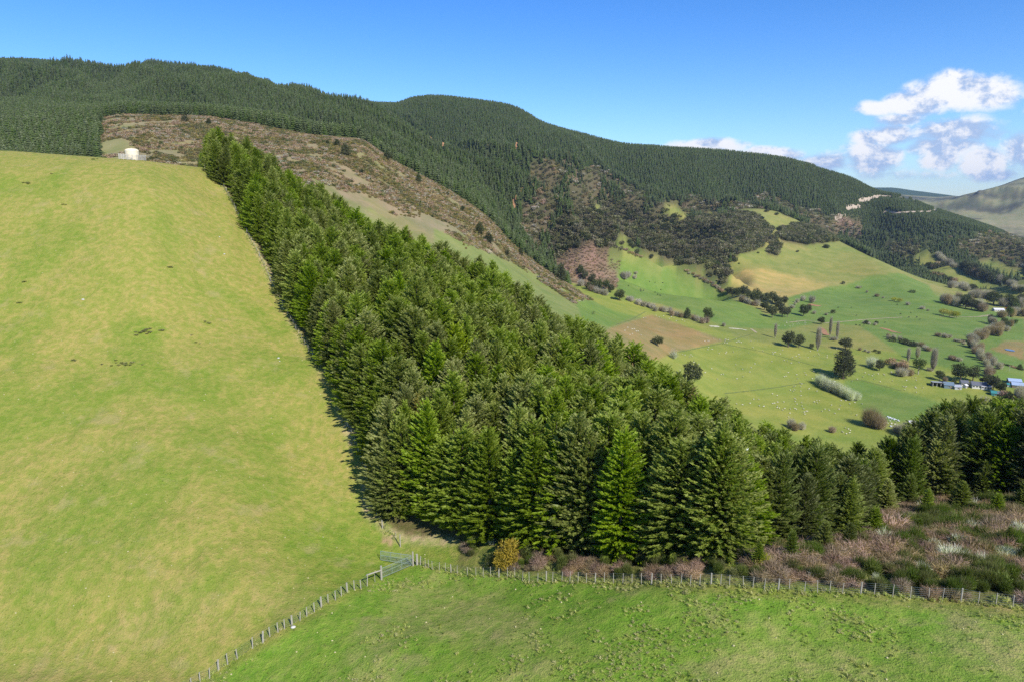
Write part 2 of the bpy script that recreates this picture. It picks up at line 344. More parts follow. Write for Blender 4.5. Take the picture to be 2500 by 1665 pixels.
for p in (((390,460),(470,435),(535,438),(520,462),(400,508)), ((920,450),(1000,430),(1060,480),(1120,505),(1300,505),(1300,535),(1120,522),(1060,580),(940,545)), ((580,650),(640,655),(700,705),(660,722)), ((270,540),(310,515),(300,530)), ((0,760),(0,760),(0,760))):
    put(c3(*p), HILL, far_, True)
# valley behind the green spur, right
cat[(PX > 2130) & (YY >= L10) & (YY < L10+230)] = HILL
put(cR((1000,420),(1350,460),(1500,500),(1700,600),(1850,660),(2050,780),(2355,880),(2355,960),(1600,800),(1400,640),(1150,530)), HILL, (YY >= L10) & (YY < L13))
put(cR((1860,545),(2080,550),(2200,590),(2355,630),(2355,790),(2280,740),(2040,690)), HILL, (YY >= L10) & (YY < L13))
put(cR((1620,430),(1760,370),(2000,290),(2280,270),(2355,280),(2355,620),(2200,590),(2040,545),(1880,540),(1740,470)), MIX, (YY >= L10) & (YY < L13), True)
put(cR((540,160),(560,120),(700,130),(800,190),(800,230),(690,270),(600,240)), RED, far_, True)
put(cR((1000,390),(1330,450),(1330,520),(1240,520),(1100,520),(1000,450)), BUSH, far_, True)
# plantation floor and the rough strip
STAND_PX = [(505,408),(562,470),(608,560),(652,640),(690,725),(755,840),(815,925),(862,1040),(905,1150),(915,1245),(975,1300),(1105,1312),(1290,1352),(1440,1374),(1600,1378),(1735,1380),(1800,1372),(1900,1352),(2000,1336),(2100,1326),(2140,1290),(2165,1240),(2350,1226),(2540,1230),(2800,1234)]
sp = [ground(x, y) for x, y in STAND_PX]
STAND = [(p.x, p.y) for p in sp]
for px in (2800, 2500, 2300, 2100, 1800, 1500, 1200, 900, 700, 600, 540):
    t = float(tx(px, 900)) if px > 600 else float(tx(px, 430))
    Y, Z = line_at(3, t); STAND.append((t*float(Y)*.985, float(Y)*.985))
inst = inpoly(XX, YY, STAND)
cat[inst & near] = LITTER
front = (YY > LY[1][None]+0.8) & near & ~inst
cat[front & (PX > 1090) & (QX > 1120)] = ROUGH
put(cG((1250,830),(1330,780),(1450,740),(1620,690),(1330,560),(1290,470),(1560,500),(1740,700),(1500,860)), PADD, near)
put(cG((390,500),(480,485),(530,600),(500,655),(450,590),(395,560)), DIRT, near, True)

CCOL = {PADD: (.320,.305,.080), LFIELD: (.225,.285,.050), GFIELD: (.155,.245,.050), HILL: (.235,.260,.065), BROWN: (.300,.235,.085), TAN: (.400,.330,.100),
        SCRUB: (.265,.235,.125), PINE: (.050,.070,.025), BUSH: (.075,.070,.035), RED: (.24,.17,.12), FARH: (.25,.26,.13), FARF: (.045,.085,.05),
        DIRT: (.46,.31,.19), LITTER: (.150,.120,.055), ROUGH: (.190,.185,.060), MIX: (.110,.100,.050), GREENSPUR: (.215,.260,.075)}
ct = np.array([CCOL[i] for i in range(17)])
colr = ct[cat]
# large natural variation that belongs to the ground (dry patches, lush hollows)
def mixto(c, w): 
    global colr
    colr = colr*(1-w[..., None])+np.array(c)*w[..., None]
dry = fbm(XX/22, YY/22, 4, 51)
mixto((.385,.335,.095), (cat == PADD)*sm(.46, .68, dry)*.42*sm(1380, 950, PY))
mixto((.36,.315,.11), (cat == PADD)*sm(.50, .66, fbm(XX/7, YY/7, 4, 57))*.6*sm(1340, 1480, PY))
mixto((.19,.265,.035), (cat == PADD)*sm(.50, .68, fbm(XX/9, YY/9, 4, 61))*.62)
lush = np.exp(-((YY-(LY[1][None]))/9.0)**2)*(PX > 820)*(PX < 2400)
mixto((.13,.25,.025), (cat == PADD)*lush*.3)
edge = sm(1150, 1300, PY)*sm(600, 800, PX)*(PX < 1100)
mixto((.20,.30,.03), (cat == PADD)*edge*.5)
mixto((.30,.285,.10), (cat == HILL)*sm(.45, .7, fbm(XX/90, YY/60, 4, 71))*.5)
mixto((.17,.24,.05), (cat == HILL)*sm(.5, .7, fbm(XX/120, YY/100, 3, 75))*.5)
mixto((.27,.31,.06), (cat == LFIELD)*sm(.42, .7, fbm(XX/90, YY/70, 4, 81))*.7)
mixto((.17,.27,.045), (cat == GFIELD)*sm(.45, .7, fbm(XX/80, YY/60, 3, 91))*.6)
mixto((.34,.30,.11), (cat == TAN)*sm(.45, .65, fbm(XX/25, YY/60, 3, 95))*.35)
mixto((.25,.24,.09), (cat == BROWN)*sm(.5, .7, fbm(XX/30, YY/50, 3, 97))*.6)
s1 = fbm(XX/40, YY/30, 4, 101)
mixto((.235,.235,.095), (cat == SCRUB)*sm(.47, .58, s1)*.9)
mixto((.25,.26,.11), (cat == SCRUB)*sm(330, 260, PX)*.9)
mixto((.26,.24,.12), (cat == GREENSPUR)*sm(.52, .66, s1)*.6*sm(640, 540, PY))
mixto((.050,.058,.045), (cat == FARH)*sm(.505, .525, fbm(ub/95, ua/300, 5, 111))*.85)
mixto((.26,.25,.14), (cat == FARH)*sm(.55, .7, fbm(XX/400, YY/400, 3, 115))*.6)
low_r = (cat == PADD)*sm(0, 25, PY-np.interp(PX, [485, 935, 1020, 1530, 2470], [1665, 1400, 1375, 1420, 1490]))
mixto((.22,.40,.04), low_r*.6)
mixto((.47,.41,.17), low_r*sm(.50, .66, fbm(XX/6, YY/8, 4, 197))*.42)
sd_min = np.full(XX.shape, 99.0)
for a, b in zip(STAND[:11], STAND[1:12]):
    ax, ay = a; dx, dy = b[0]-ax, b[1]-ay; s_ = np.clip(((XX-ax)*dx+(YY-ay)*dy)/(dx*dx+dy*dy), 0, 1); sd_min = np.minimum(sd_min, np.hypot(XX-ax-s_*dx, YY-ay-s_*dy))
mixto((.50,.40,.24), near*(~inst)*sm(2.1, .7, sd_min)*sm(.38, .52, fbm(XX/4, YY/6, 3, 191))*.85)
colr = colr*np.array([.80, .765, .76])
for _ in range(1):   # soften field edges by one cell
    k = colr.copy(); k[1:-1, 1:-1] = (colr[1:-1, 1:-1]*2+colr[:-2, 1:-1]+colr[2:, 1:-1]+colr[1:-1, :-2]+colr[1:-1, 2:])/6; colr = k

def ground_mat(name, near=False):
    m = bpy.data.materials.new(name); m.use_nodes = True; nt = m.node_tree; L = nt.links
    b = nt.nodes['Principled BSDF']; b.inputs['Roughness'].default_value = .9; b.inputs['Specular IOR Level'].default_value = .15
    at = ne(nt, 'ShaderNodeAttribute', attribute_name='cover'); g = ne(nt, 'ShaderNodeNewGeometry')
    def nz(scale, det=4, rough=.6, sc=(1, 1, 1)):
        mp = ne(nt, 'ShaderNodeMapping'); mp.inputs['Scale'].default_value = sc; L.new(g.outputs['Position'], mp.inputs[0])
        n = ne(nt, 'ShaderNodeTexNoise'); n.inputs['Scale'].default_value = scale; n.inputs['Detail'].default_value = det
        n.inputs['Roughness'].default_value = rough; L.new(mp.outputs[0], n.inputs['Vector']); return n.outputs['Fac']
    if near:
        a, bb, c = nz(.9, 6, .7), nz(.22, 5, .65), nz(5.5, 3, .7)
        f1 = mth(nt, 'ADD', .25, mth(nt, 'MULTIPLY', a, 1.5))
        col = mixc(nt, ramp(nt, a, .35, .72), mixc(nt, 1.0, at.outputs['Color'], (.72,.92,.55), 'MULTIPLY'), mixc(nt, 1.0, at.outputs['Color'], (1.25,1.1,1.25), 'MULTIPLY'))
        col = mixc(nt, ramp(nt, bb, .56, .70), col, mixc(nt, .5, col, (.30,.25,.10)))
        col = mixc(nt, mth(nt, 'MULTIPLY', ramp(nt, c, .60, .72), .6), col, (.34,.31,.15))
        col = mixc(nt, mth(nt, 'MULTIPLY', ramp(nt, c, .44, .30), .55), col, mixc(nt, 1.0, col, (.45,.6,.4), 'MULTIPLY'))
        bm = ne(nt, 'ShaderNodeBump'); bm.inputs['Strength'].default_value = .9; bm.inputs['Distance'].default_value = .16
        L.new(mth(nt, 'ADD', c, mth(nt, 'MULTIPLY', a, 2.0)), bm.inputs['Height']); L.new(bm.outputs[0], b.inputs['Normal'])
    else:
        a, bb, c = nz(.05, 6, .65), nz(.35, 4, .7), nz(.010, 4, .6)
        col = mixc(nt, ramp(nt, a, .3, .7), mixc(nt, 1.0, at.outputs['Color'], (.80,.90,.78), 'MULTIPLY'), mixc(nt, 1.0, at.outputs['Color'], (1.16,1.08,1.18), 'MULTIPLY'))
        col = mixc(nt, mth(nt, 'MULTIPLY', ramp(nt, bb, .42, .28), .5), col, mixc(nt, 1.0, col, (.6,.66,.55), 'MULTIPLY'))
        col = mixc(nt, ramp(nt, c, .4, .65), col, mixc(nt, 1.0, col, (1.10,1.0,1.0), 'MULTIPLY'))
        bm = ne(nt, 'ShaderNodeBump'); bm.inputs['Strength'].default_value = .5; bm.inputs['Distance'].default_value = 1.2
        L.new(bb, bm.inputs['Height']); L.new(bm.outputs[0], b.inputs['Normal'])
    L.new(col, b.inputs['Base Color'])
    return m
GM_NEAR = ground_mat('paddock_grass', True); GM_FAR = ground_mat('far_ground')
idx = np.arange(NY*NT).reshape(NY, NT)
Q = np.stack([idx[:-1, :-1], idx[:-1, 1:], idx[1:, 1:], idx[1:, :-1]], -1).reshape(-1, 4)
qc = cat[:-1, :-1].ravel()
nearq = near[:-1, :-1].ravel()
NAMES = [('grassy_paddock', nearq & np.isin(qc, (PADD, DIRT)), GM_NEAR), ('plantation_floor', nearq & (qc == LITTER), GM_NEAR), ('rough_ground', nearq & (qc == ROUGH), GM_NEAR),
         ('valley_field', ~nearq & np.isin(qc, (LFIELD, GFIELD)), GM_FAR), ('brown_field', ~nearq & (qc == BROWN), GM_FAR), ('tan_field', ~nearq & (qc == TAN), GM_FAR),
         ('hill_pasture', ~nearq & (qc == HILL), GM_FAR), ('scrub_hillside', ~nearq & np.isin(qc, (SCRUB, RED, GREENSPUR)), GM_FAR),
         ('forested_hill', ~nearq & np.isin(qc, (PINE, BUSH, MIX, PADD)), GM_FAR), ('distant_hill', ~nearq & (qc == FARH), GM_FAR), ('far_ridge', ~nearq & (qc == FARF), GM_FAR)]
VV = np.stack([XX, YY, Zg], -1).reshape(-1, 3); CCv = colr.reshape(-1, 3)
for nm, msk, mat in NAMES:
    f = Q[msk]
    if len(f) == 0: continue
    u, inv = np.unique(f, return_inverse=True)
    me = mesh_from(nm, VV[u], inv.reshape(-1, 4), [mat], True, attrs={'cover': CCv[u]})
    tag(link(nm, me), kind='structure')
# ------------------------------------------------------------------ materials of plants and things
def pmat(name, col, rough=.7, var=.12, scale=6.0, bump=0.0, spec=.3, metal=0.0):
    m = bpy.data.materials.new(name); m.use_nodes = True; nt = m.node_tree; L = nt.links
    b = nt.nodes['Principled BSDF']; b.inputs['Roughness'].default_value = rough; b.inputs['Specular IOR Level'].default_value = spec
    b.inputs['Metallic'].default_value = metal
    tc = ne(nt, 'ShaderNodeTexCoord'); n = ne(nt, 'ShaderNodeTexNoise'); n.inputs['Scale'].default_value = scale; n.inputs['Detail'].default_value = 5
    L.new(tc.outputs['Object'], n.inputs['Vector'])
    col = [x*.72 for x in col]
    c = mixc(nt, n.outputs['Fac'], [x*(1-var*2) for x in col], [min(1, x*(1+var*2)) for x in col]); L.new(c, b.inputs['Base Color'])
    if bump:
        bm = ne(nt, 'ShaderNodeBump'); bm.inputs['Strength'].default_value = bump; bm.inputs['Distance'].default_value = .02
        L.new(n.outputs['Fac'], bm.inputs['Height']); L.new(bm.outputs[0], b.inputs['Normal'])
    return m
def leafmat(name, cols, trans=.25, hvar=.03, vvar=.5, rough=.75):
    """foliage: colour per leaf spray from the 'tone' attribute, each plant with its own random shift"""
    m = bpy.data.materials.new(name); m.use_nodes = True; nt = m.node_tree; L = nt.links; nt.nodes.clear()
    at = ne(nt, 'ShaderNodeAttribute', attribute_name='tone'); oi = ne(nt, 'ShaderNodeObjectInfo')
    sp = ne(nt, 'ShaderNodeSeparateColor'); L.new(at.outputs['Color'], sp.inputs[0])
    cr = ne(nt, 'ShaderNodeValToRGB'); e = cr.color_ramp.elements
    for i, c in enumerate(cols):
        p = i/(len(cols)-1)
        if i == 0: k = e[0]
        elif i == len(cols)-1: k = e[1]
        else: k = e.new(p)
        k.position = p; k.color = (*c, 1)
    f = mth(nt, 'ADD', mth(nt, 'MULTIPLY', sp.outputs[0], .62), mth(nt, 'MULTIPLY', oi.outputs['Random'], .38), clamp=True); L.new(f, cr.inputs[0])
    hs = ne(nt, 'ShaderNodeHueSaturation'); L.new(cr.outputs[0], hs.inputs['Color'])
    r2 = mth(nt, 'FRACT', mth(nt, 'MULTIPLY', oi.outputs['Random'], 7.31)); r3 = mth(nt, 'FRACT', mth(nt, 'MULTIPLY', oi.outputs['Random'], 23.7))
    L.new(mth(nt, 'ADD', .5-hvar, mth(nt, 'MULTIPLY', r2, 2*hvar)), hs.inputs['Hue'])
    L.new(mth(nt, 'ADD', 1-vvar*.5, mth(nt, 'MULTIPLY', r3, vvar)), hs.inputs['Value'])
    L.new(mth(nt, 'ADD', .8, mth(nt, 'MULTIPLY', r2, .35)), hs.inputs['Saturation'])
    d = ne(nt, 'ShaderNodeBsdfDiffuse'); t = ne(nt, 'ShaderNodeBsdfTranslucent'); g = ne(nt, 'ShaderNodeBsdfGlossy')
    g.inputs['Roughness'].default_value = .55
    L.new(hs.outputs[0], d.inputs['Color']); L.new(mixc(nt, 1.0, hs.outputs[0], (1.05,1.2,.4), 'MULTIPLY'), t.inputs['Color'])
    g.inputs['Color'].default_value = (.5,.55,.45,1)
    m1 = ne(nt, 'ShaderNodeMixShader'); m1.inputs[0].default_value = max(trans, .42); L.new(d.outputs[0], m1.inputs[1]); L.new(t.outputs[0], m1.inputs[2])
    m2 = ne(nt, 'ShaderNodeMixShader'); m2.inputs[0].default_value = .035; L.new(m1.outputs[0], m2.inputs[1]); L.new(g.outputs[0], m2.inputs[2])
    o = ne(nt, 'ShaderNodeOutputMaterial'); L.new(m2.outputs[0], o.inputs[0])
    return m
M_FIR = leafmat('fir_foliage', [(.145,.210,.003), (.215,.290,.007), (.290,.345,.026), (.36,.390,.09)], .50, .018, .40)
M_FIRY = leafmat('yellow_green_foliage', [(.15,.20,.004), (.21,.27,.010), (.27,.32,.02), (.33,.36,.05)], .3, .02, .4)
M_CYP = leafmat('cypress_foliage', [(.07,.11,.004), (.12,.17,.007), (.17,.21,.02), (.22,.25,.06)], .3, .02, .5)
M_PINE = leafmat('pine_foliage', [(.052,.080,.020), (.074,.108,.027), (.100,.132,.036)], .15, .010, .20)
M_BUSH = leafmat('native_foliage', [(.095,.105,.032), (.145,.152,.046), (.205,.195,.08), (.27,.23,.14)], .12, .03, .6)
M_DARK = leafmat('dark_evergreen_foliage', [(.045,.055,.022), (.070,.085,.028), (.11,.12,.045)], .12, .02, .4)
M_OLIVE = leafmat('olive_green_foliage', [(.05,.07,.015), (.09,.12,.025), (.13,.16,.045)], .2, .02, .4)
M_BARE = leafmat('bare_grey_twigs', [(.30,.26,.215), (.43,.375,.32), (.56,.50,.44)], .0, .02, .35)
M_BAREB = leafmat('bare_brown_twigs', [(.23,.165,.11), (.33,.24,.16), (.43,.33,.23)], .0, .02, .35)
M_LICH = leafmat('pale_lichen_twigs', [(.44,.45,.33), (.62,.62,.49), (.75,.74,.62)], .0, .02, .3)
M_SCRUB = leafmat('brown_scrub_twigs', [(.30,.180,.105), (.42,.275,.170), (.52,.38,.26)], .05, .03, .5)
M_TAW = leafmat('tawny_bush_leaves', [(.19,.15,.045), (.28,.215,.07), (.36,.27,.11)], .05, .03, .5)
M_GORSE = leafmat('golden_yellow_leaves', [(.30,.22,.012), (.45,.31,.015), (.55,.40,.03)], .25, .015, .3)
M_WILLOWY = leafmat('yellow_willow_leaves', [(.26,.26,.02), (.36,.34,.03), (.44,.42,.06)], .25, .015, .3)
M_BROOM = leafmat('green_broom_stems', [(.06,.09,.010), (.115,.145,.020), (.18,.20,.05)], .15, .03, .5)
M_RED = leafmat('red_leaves', [(.35,.03,.03), (.45,.06,.06)], .2, .01, .2)
M_GRASST = leafmat('dry_grass_blades', [(.24,.34,.03), (.40,.42,.07), (.58,.50,.17), (.66,.57,.27)], .35, .02, .4)
M_BARK = pmat('grey_brown_bark', (.16,.125,.095), .9, .3, 4, .5)
M_BARKP = pmat('pale_dead_wood', (.46,.42,.36), .9, .2, 4, .3)
M_POST = pmat('weathered_post_wood', (.42,.39,.32), .85, .25, 7, .4)
M_POSTD = pmat('dark_tanalised_wood', (.20,.17,.13), .85, .25, 7, .4)
M_RAIL = pmat('bleached_rail_wood', (.62,.58,.50), .8, .15, 6, .3)
M_GALV = pmat('galvanised_pipe', (.50,.60,.56), .42, .1, 9, .1, .5, .55)
M_WIRE = pmat('galvanised_wire', (.34,.42,.40), .5, .1, 9, 0, .5, .5)

# ------------------------------------------------------------------ plant shapes (numpy triangle clouds)
def tri_cloud(P, D, N, Ln, Wd, O=None):
    """pointed sprays: base points P, directions D, side reference N, lengths and widths"""
    D = D/np.linalg.norm(D, axis=1, keepdims=True); S = np.cross(D, N); S /= np.linalg.norm(S, axis=1, keepdims=True)+1e-9
    a = P-S*Wd[:, None]/2; b = P+S*Wd[:, None]/2; c = P+D*Ln[:, None]
    G = np.cross(b-a, c-a); fl = (G*O).sum(1) < 0 if O is not None else np.zeros(len(a), bool)
    a, b = np.where(fl[:, None], b, a), np.where(fl[:, None], a, b)
    V = np.stack([a, b, c], 1).reshape(-1, 3); F = np.arange(len(V)).reshape(-1, 3)
    return V, F
def conifer_mesh(name, mat, Ht, R, seed, dens=1.0, spray=(.42, .17), droop=.0, low=.06, power=.75, up=.55, nb=15, gap=.14):
    r = np.random.default_rng(seed); Ps = []; Ds = []; Ns = []; Ls = []; Ws = []; Ts = []
    z = low*Ht; k = 0
    lean = r.normal(0, .012, 2)
    sect = r.uniform(.75, 1.15, 9)
    while z < Ht*.985:
        f = z/Ht; rad = R*(1-f)**power*(.9+.2*r.random())
        rad *= sm(-.02, .18, f-low+.04)*.35+.65
        n = max(4, int(nb*(.45+.55*(1-f))*dens))
        a0 = r.random()*6.28
        for i in range(n):
            a = a0+6.283*i/n+r.normal(0, .3); L = rad*r.uniform(.72, 1.14)*sect[int((a % 6.283)/6.283*9) % 9]
            el0 = up*(f**1.2)*1.25-.12-droop*(1-f)
            ns = max(3, int(L/.145)); s = (np.arange(ns)+r.random(ns)*.7)/ns
            s = .12+.88*s
            hx = s*L; hz = L*(math.tan(el0)*s+.18*s*s*(1+f))
            bx = math.cos(a)*hx+lean[0]*z; by = math.sin(a)*hx+lean[1]*z; bz = z+r.normal(0, .32)+hz
            fw = np.array([math.cos(a), math.sin(a), .25+el0]); sd_ = np.array([-math.sin(a), math.cos(a), 0.])
            for side in (-1, 1, 0):
                P = np.stack([bx, by, bz], 1)+r.normal(0, .05, (ns, 3))
                wide = .75*(1-s*.6)
                D = fw[None]*(.85+.3*r.random((ns, 1)))+sd_[None]*(side*(1.0*wide[:, None]+.25*r.random((ns, 1))))+r.normal(0, .16, (ns, 3))
                D[:, 2] += .22 if side == 0 else .02
                N = np.array([math.cos(a)*.5, math.sin(a)*.5, .85])[None]+r.normal(0, .38, (ns, 3))
                Ps.append(P); Ds.append(D); Ns.append(N)
                Ls.append(spray[0]*r.uniform(.7, 1.35, ns)*(1 if side else .9)*(.75+.5*(1-f))); Ws.append(spray[1]*r.uniform(.7, 1.3, ns))
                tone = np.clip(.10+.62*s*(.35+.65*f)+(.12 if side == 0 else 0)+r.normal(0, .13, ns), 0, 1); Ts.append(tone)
        z += Ht*.010*(1.2+r.random())+gap*(.6+.8*(1-f)); k += 1
    # leader
    P = np.array([[lean[0]*Ht, lean[1]*Ht, Ht*.955]]*4); Ps.append(P); Ds.append(np.array([[.1,0,1],[-.1,.1,1],[0,-.1,1.],[0,0,1]])); Ns.append(np.array([[1,0,0],[0,1,0],[1,1,0.],[1,-1,0]])); Ls.append(np.full(4, Ht*.06)); Ws.append(np.full(4, .08)); Ts.append(np.full(4, .8))
    Pa = np.concatenate(Ps); O = Pa.copy(); O[:, 2] = 0; O /= np.linalg.norm(O, axis=1, keepdims=True)+.3; O[:, 2] = .55; O = O+r.normal(0, .28, O.shape)
    V, F = tri_cloud(Pa, np.concatenate(Ds), np.concatenate(Ns), np.concatenate(Ls), np.concatenate(Ws), O)
    T = np.repeat(np.concatenate(Ts), 3)
    return mesh_from(name, V, F, [mat], False, attrs={'tone': np.stack([T, T, T], 1)}, nrm=np.repeat(O, 3, axis=0))
def trunk_mesh(name, mat, Ht, r0, limbs=0, seed=0, bend=.1, top=.95, spread=.4, start=.35):
    r = random.Random(seed); m = MB(); pts = []; x = y = 0
    n = 6
    for i in range(n+1):
        pts.append((x, y, -0.4+(Ht*top+.4)*i/n)); x += r.gauss(0, bend)*Ht/18; y += r.gauss(0, bend)*Ht/18
    m.tube(pts, [r0*(1-.92*i/n)+.01 for i in range(n+1)], 6)
    for k in range(limbs):
        i = r.randint(int(n*start), n-1); p = Vector(pts[i]); a = r.random()*6.28; L = Ht*spread*r.uniform(.6, 1.1)*(1-.5*i/n)
        e = p+Vector((math.cos(a)*L, math.sin(a)*L, L*r.uniform(.5, 1.3)))
        mid_ = p.lerp(e, .5)+Vector((0, 0, -L*.06)); rr = r0*(1-.9*i/n)*.5
        m.tube([p, mid_, e], [rr, rr*.6, rr*.15], 4)
    return m.build(name, mat)
def lobes_mesh(name, mat, lobes, n, size, seed, up=.35, stick=False, shell=.55, out=.8):
    """crown of many small leaf sprays spread through lobes (x,y,z,rx,ry,rz)"""
    r = np.random.default_rng(seed); lb = np.array(lobes, float); vol = lb[:, 3]*lb[:, 4]+lb[:, 3]*lb[:, 5]; w = vol/vol.sum()
    k = r.choice(len(lb), n, p=w); d = r.normal(0, 1, (n, 3)); d /= np.linalg.norm(d, axis=1, keepdims=True)
    rad = 1-shell*r.random(n)**1.6
    bump = 1+.16*np.sin(d[:, 0]*5+k*2.1)*np.sin(d[:, 1]*6+k)*np.sin(d[:, 2]*5+k*.7)+r.normal(0, .05, n)
    P = lb[k, :3]+d*lb[k, 3:]*(rad*bump)[:, None]
    D = d*out+r.normal(0, .55, (n, 3)); D[:, 2] += up
    N = r.normal(0, 1, (n, 3))
    if not stick: N = d+[0, 0, .35]+r.normal(0, .35, (n, 3))
    O = d*[1, 1, .8]+[0, 0, .25]+r.normal(0, .25, (n, 3))
    V, F = tri_cloud(P, D, N, size[0]*r.uniform(.6, 1.4, n), size[1]*r.uniform(.6, 1.4, n), O)
    T = np.clip(.5+.12*np.sin(k*3.3)+r.normal(0, .2, n), 0, 1)
    T = np.repeat(T, 3)
    return mesh_from(name, V, F, [mat], False, attrs={'tone': np.stack([T, T, T], 1)}, nrm=np.repeat(O, 3, axis=0))
def rlobes(seed, n, R, Ht, z0=.35, flat=.8):
    r = random.Random(seed); o = [(0, 0, Ht*.60, R*.72, R*.72, Ht*.36)]
    for i in range(n):
        a = i*2.4+r.random(); q = R*r.uniform(.35, .62); o.append((math.cos(a)*q, math.sin(a)*q, Ht*r.uniform(z0, .80), R*r.uniform(.32, .5), R*r.uniform(.32, .5), R*r.uniform(.3, .45)*flat))
    return o
def twig_mesh(name, mat, Ht, R, n, seed, wd=.035, col=False, droop=.0, seg=2, base=.25):
    """a bare shrub or tree crown: bent thin twigs rising from the middle"""
    r = np.random.default_rng(seed); Vs = []; Fs = []; Ts = []; b = 0
    a = r.random(n)*6.283
    rad = R*r.random(n)**.5; h = Ht*r.uniform(.3, 1, n)
    if col: rad = rad*(.35+.65*np.sin(np.clip(h/Ht, 0, 1)*2.6))
    sb = r.uniform(0, .6, n)
    P0 = np.stack([np.cos(a)*rad*sb*.8, np.sin(a)*rad*sb*.8, h*sb*(.9 if not col else 1.3)*.8+base*0], 1)
    P2 = np.stack([np.cos(a)*rad, np.sin(a)*rad, h*np.sqrt(np.clip(1.08-(rad/R)**2*(.6 if not col else .1), 0, 1))], 1)
    P1 = (P0+P2)/2+r.normal(0, .10, (n, 3))*min(R, Ht); P2 = P2+r.normal(0, .08, (n, 3))*min(R, Ht); P2[:, 2] -= droop*R*r.random(n)
    S = np.cross(P2-P0, r.normal(0, 1, (n, 3))); S /= np.linalg.norm(S, axis=1, keepdims=True); S *= (wd*r.uniform(.5, 1.4, n))[:, None]
    V = np.stack([P0-S, P0+S, P1-S*.7, P1+S*.7, P2], 1).reshape(-1, 3); i0 = np.arange(n)[:, None]*5
    F = np.concatenate([i0+[0, 1, 3], i0+[0, 3, 2], i0+[2, 3, 4]])
    T = np.repeat(np.clip(r.normal(.5, .25, n), 0, 1), 5)
    O = (P2+P1)*[1, 1, 0]/R*.7+[0, 0, .75]+r.normal(0, .18, (n, 3)); O = np.repeat(O, 5, axis=0)
    G = np.cross(V[F[:, 1]]-V[F[:, 0]], V[F[:, 2]]-V[F[:, 0]]); fl = (G*O[F[:, 0]]).sum(1) < 0; F[fl] = F[fl][:, ::-1]
    return mesh_from(name, V, F, [mat], False, attrs={'tone': np.stack([T, T, T], 1)}, nrm=O)

# ------------------------------------------------------------------ scattered stuff (geometry nodes)
def scatter(name, pts, rot, scl, protos, kind='stuff', label=None, which=None):
    """one object; pts (n,3), rot (n,) about z, scl (n,3); protos: list of meshes"""
    c = bpy.data.collections.new(name+'_shapes')
    for i, me in enumerate(protos):
        c.objects.link(bpy.data.objects.new('%s_shape_%02d' % (name, i), me))
    me = bpy.data.meshes.new(name); n = len(pts); me.vertices.add(n); me.vertices.foreach_set('co', np.asarray(pts, dtype=np.float32).ravel())
    me.attributes.new('rt', 'FLOAT_VECTOR', 'POINT').data.foreach_set('vector', np.stack([rng.normal(0, .05, n), rng.normal(0, .05, n), rot], 1).astype(np.float32).ravel())
    me.attributes.new('sc', 'FLOAT_VECTOR', 'POINT').data.foreach_set('vector', np.asarray(scl, dtype=np.float32).ravel())
    wh = rng.integers(0, len(protos), n) if which is None else which
    me.attributes.new('wh', 'INT', 'POINT').data.foreach_set('value', np.asarray(wh, dtype=np.int32))
    o = link(name, me); g = bpy.data.node_groups.new(name+'_nodes', 'GeometryNodeTree')
    g.interface.new_socket('Geometry', in_out='INPUT', socket_type='NodeSocketGeometry'); g.interface.new_socket('Geometry', in_out='OUTPUT', socket_type='NodeSocketGeometry')
    a = g.nodes.new('NodeGroupInput'); z = g.nodes.new('NodeGroupOutput'); ip = g.nodes.new('GeometryNodeInstanceOnPoints'); ci = g.nodes.new('GeometryNodeCollectionInfo')
    ci.inputs['Collection'].default_value = c; ci.inputs['Separate Children'].default_value = True; ci.inputs['Reset Children'].default_value = True
    def nat(nm, ty):
        q = g.nodes.new('GeometryNodeInputNamedAttribute'); q.data_type = ty; q.inputs[0].default_value = nm; return q.outputs[0]
    g.links.new(a.outputs[0], ip.inputs['Points']); g.links.new(ci.outputs[0], ip.inputs['Instance']); ip.inputs['Pick Instance'].default_value = True
    g.links.new(nat('wh', 'INT'), ip.inputs['Instance Index']); g.links.new(nat('sc', 'FLOAT_VECTOR'), ip.inputs['Scale'])
    e = g.nodes.new('FunctionNodeEulerToRotation'); g.links.new(nat('rt', 'FLOAT_VECTOR'), e.inputs[0]); g.links.new(e.outputs[0], ip.inputs['Rotation'])
    g.links.new(ip.outputs[0], z.inputs[0])
    md = o.modifiers.new('scatter', 'NODES'); md.node_group = g
    tag(o, label, None, None, kind)
    return o
# what the land hides, so that nothing is spent there
TANG = Zg/YY; RM = np.maximum.accumulate(TANG, axis=0)
def cell(x, y):
    t = np.clip(x/y, TG[0], TG[-1]-1e-6); j = np.clip(np.searchsorted(TG, t)-1, 0, NT-2)
    i = np.clip((np.log(y/YG[0])/np.log(YG[1]/YG[0])).astype(int), 0, NY-2); return i, j
def sample(cats, y0, y1, spacing, tall=20, tmin=-.86, tmax=.86, slack=.010, cond=None):
    """natural spacing over the land-cover classes, by world area"""
    out = []
    ys = np.arange(y0, y1, spacing)
    for k in range(0, len(ys)):
        y = ys[k]; n = int((tmax-tmin)*y/spacing)
        if n < 1: continue
        x = tmin*y+(np.arange(n)+.5*(k % 2))*spacing
        out.append(np.stack([x, np.full(n, y)], 1))
    P = np.concatenate(out); P += rng.uniform(-.42, .42, P.shape)*spacing
    i, j = cell(P[:, 0], P[:, 1]); k = np.isin(cat[i, j], cats)
    P = P[k]; i = i[k]; j = j[k]; z = H(P[:, 0], P[:, 1])
    vis = (z+tall)/P[:, 1] > RM[i, j]-slack
    P = P[vis]; z = z[vis]
    if cond is not None:
        px, py = proj(P[:, 0], P[:, 1], z); k = cond(px, py, P[:, 0], P[:, 1]); P = P[k]; z = z[k]
    return np.column_stack([P, z])
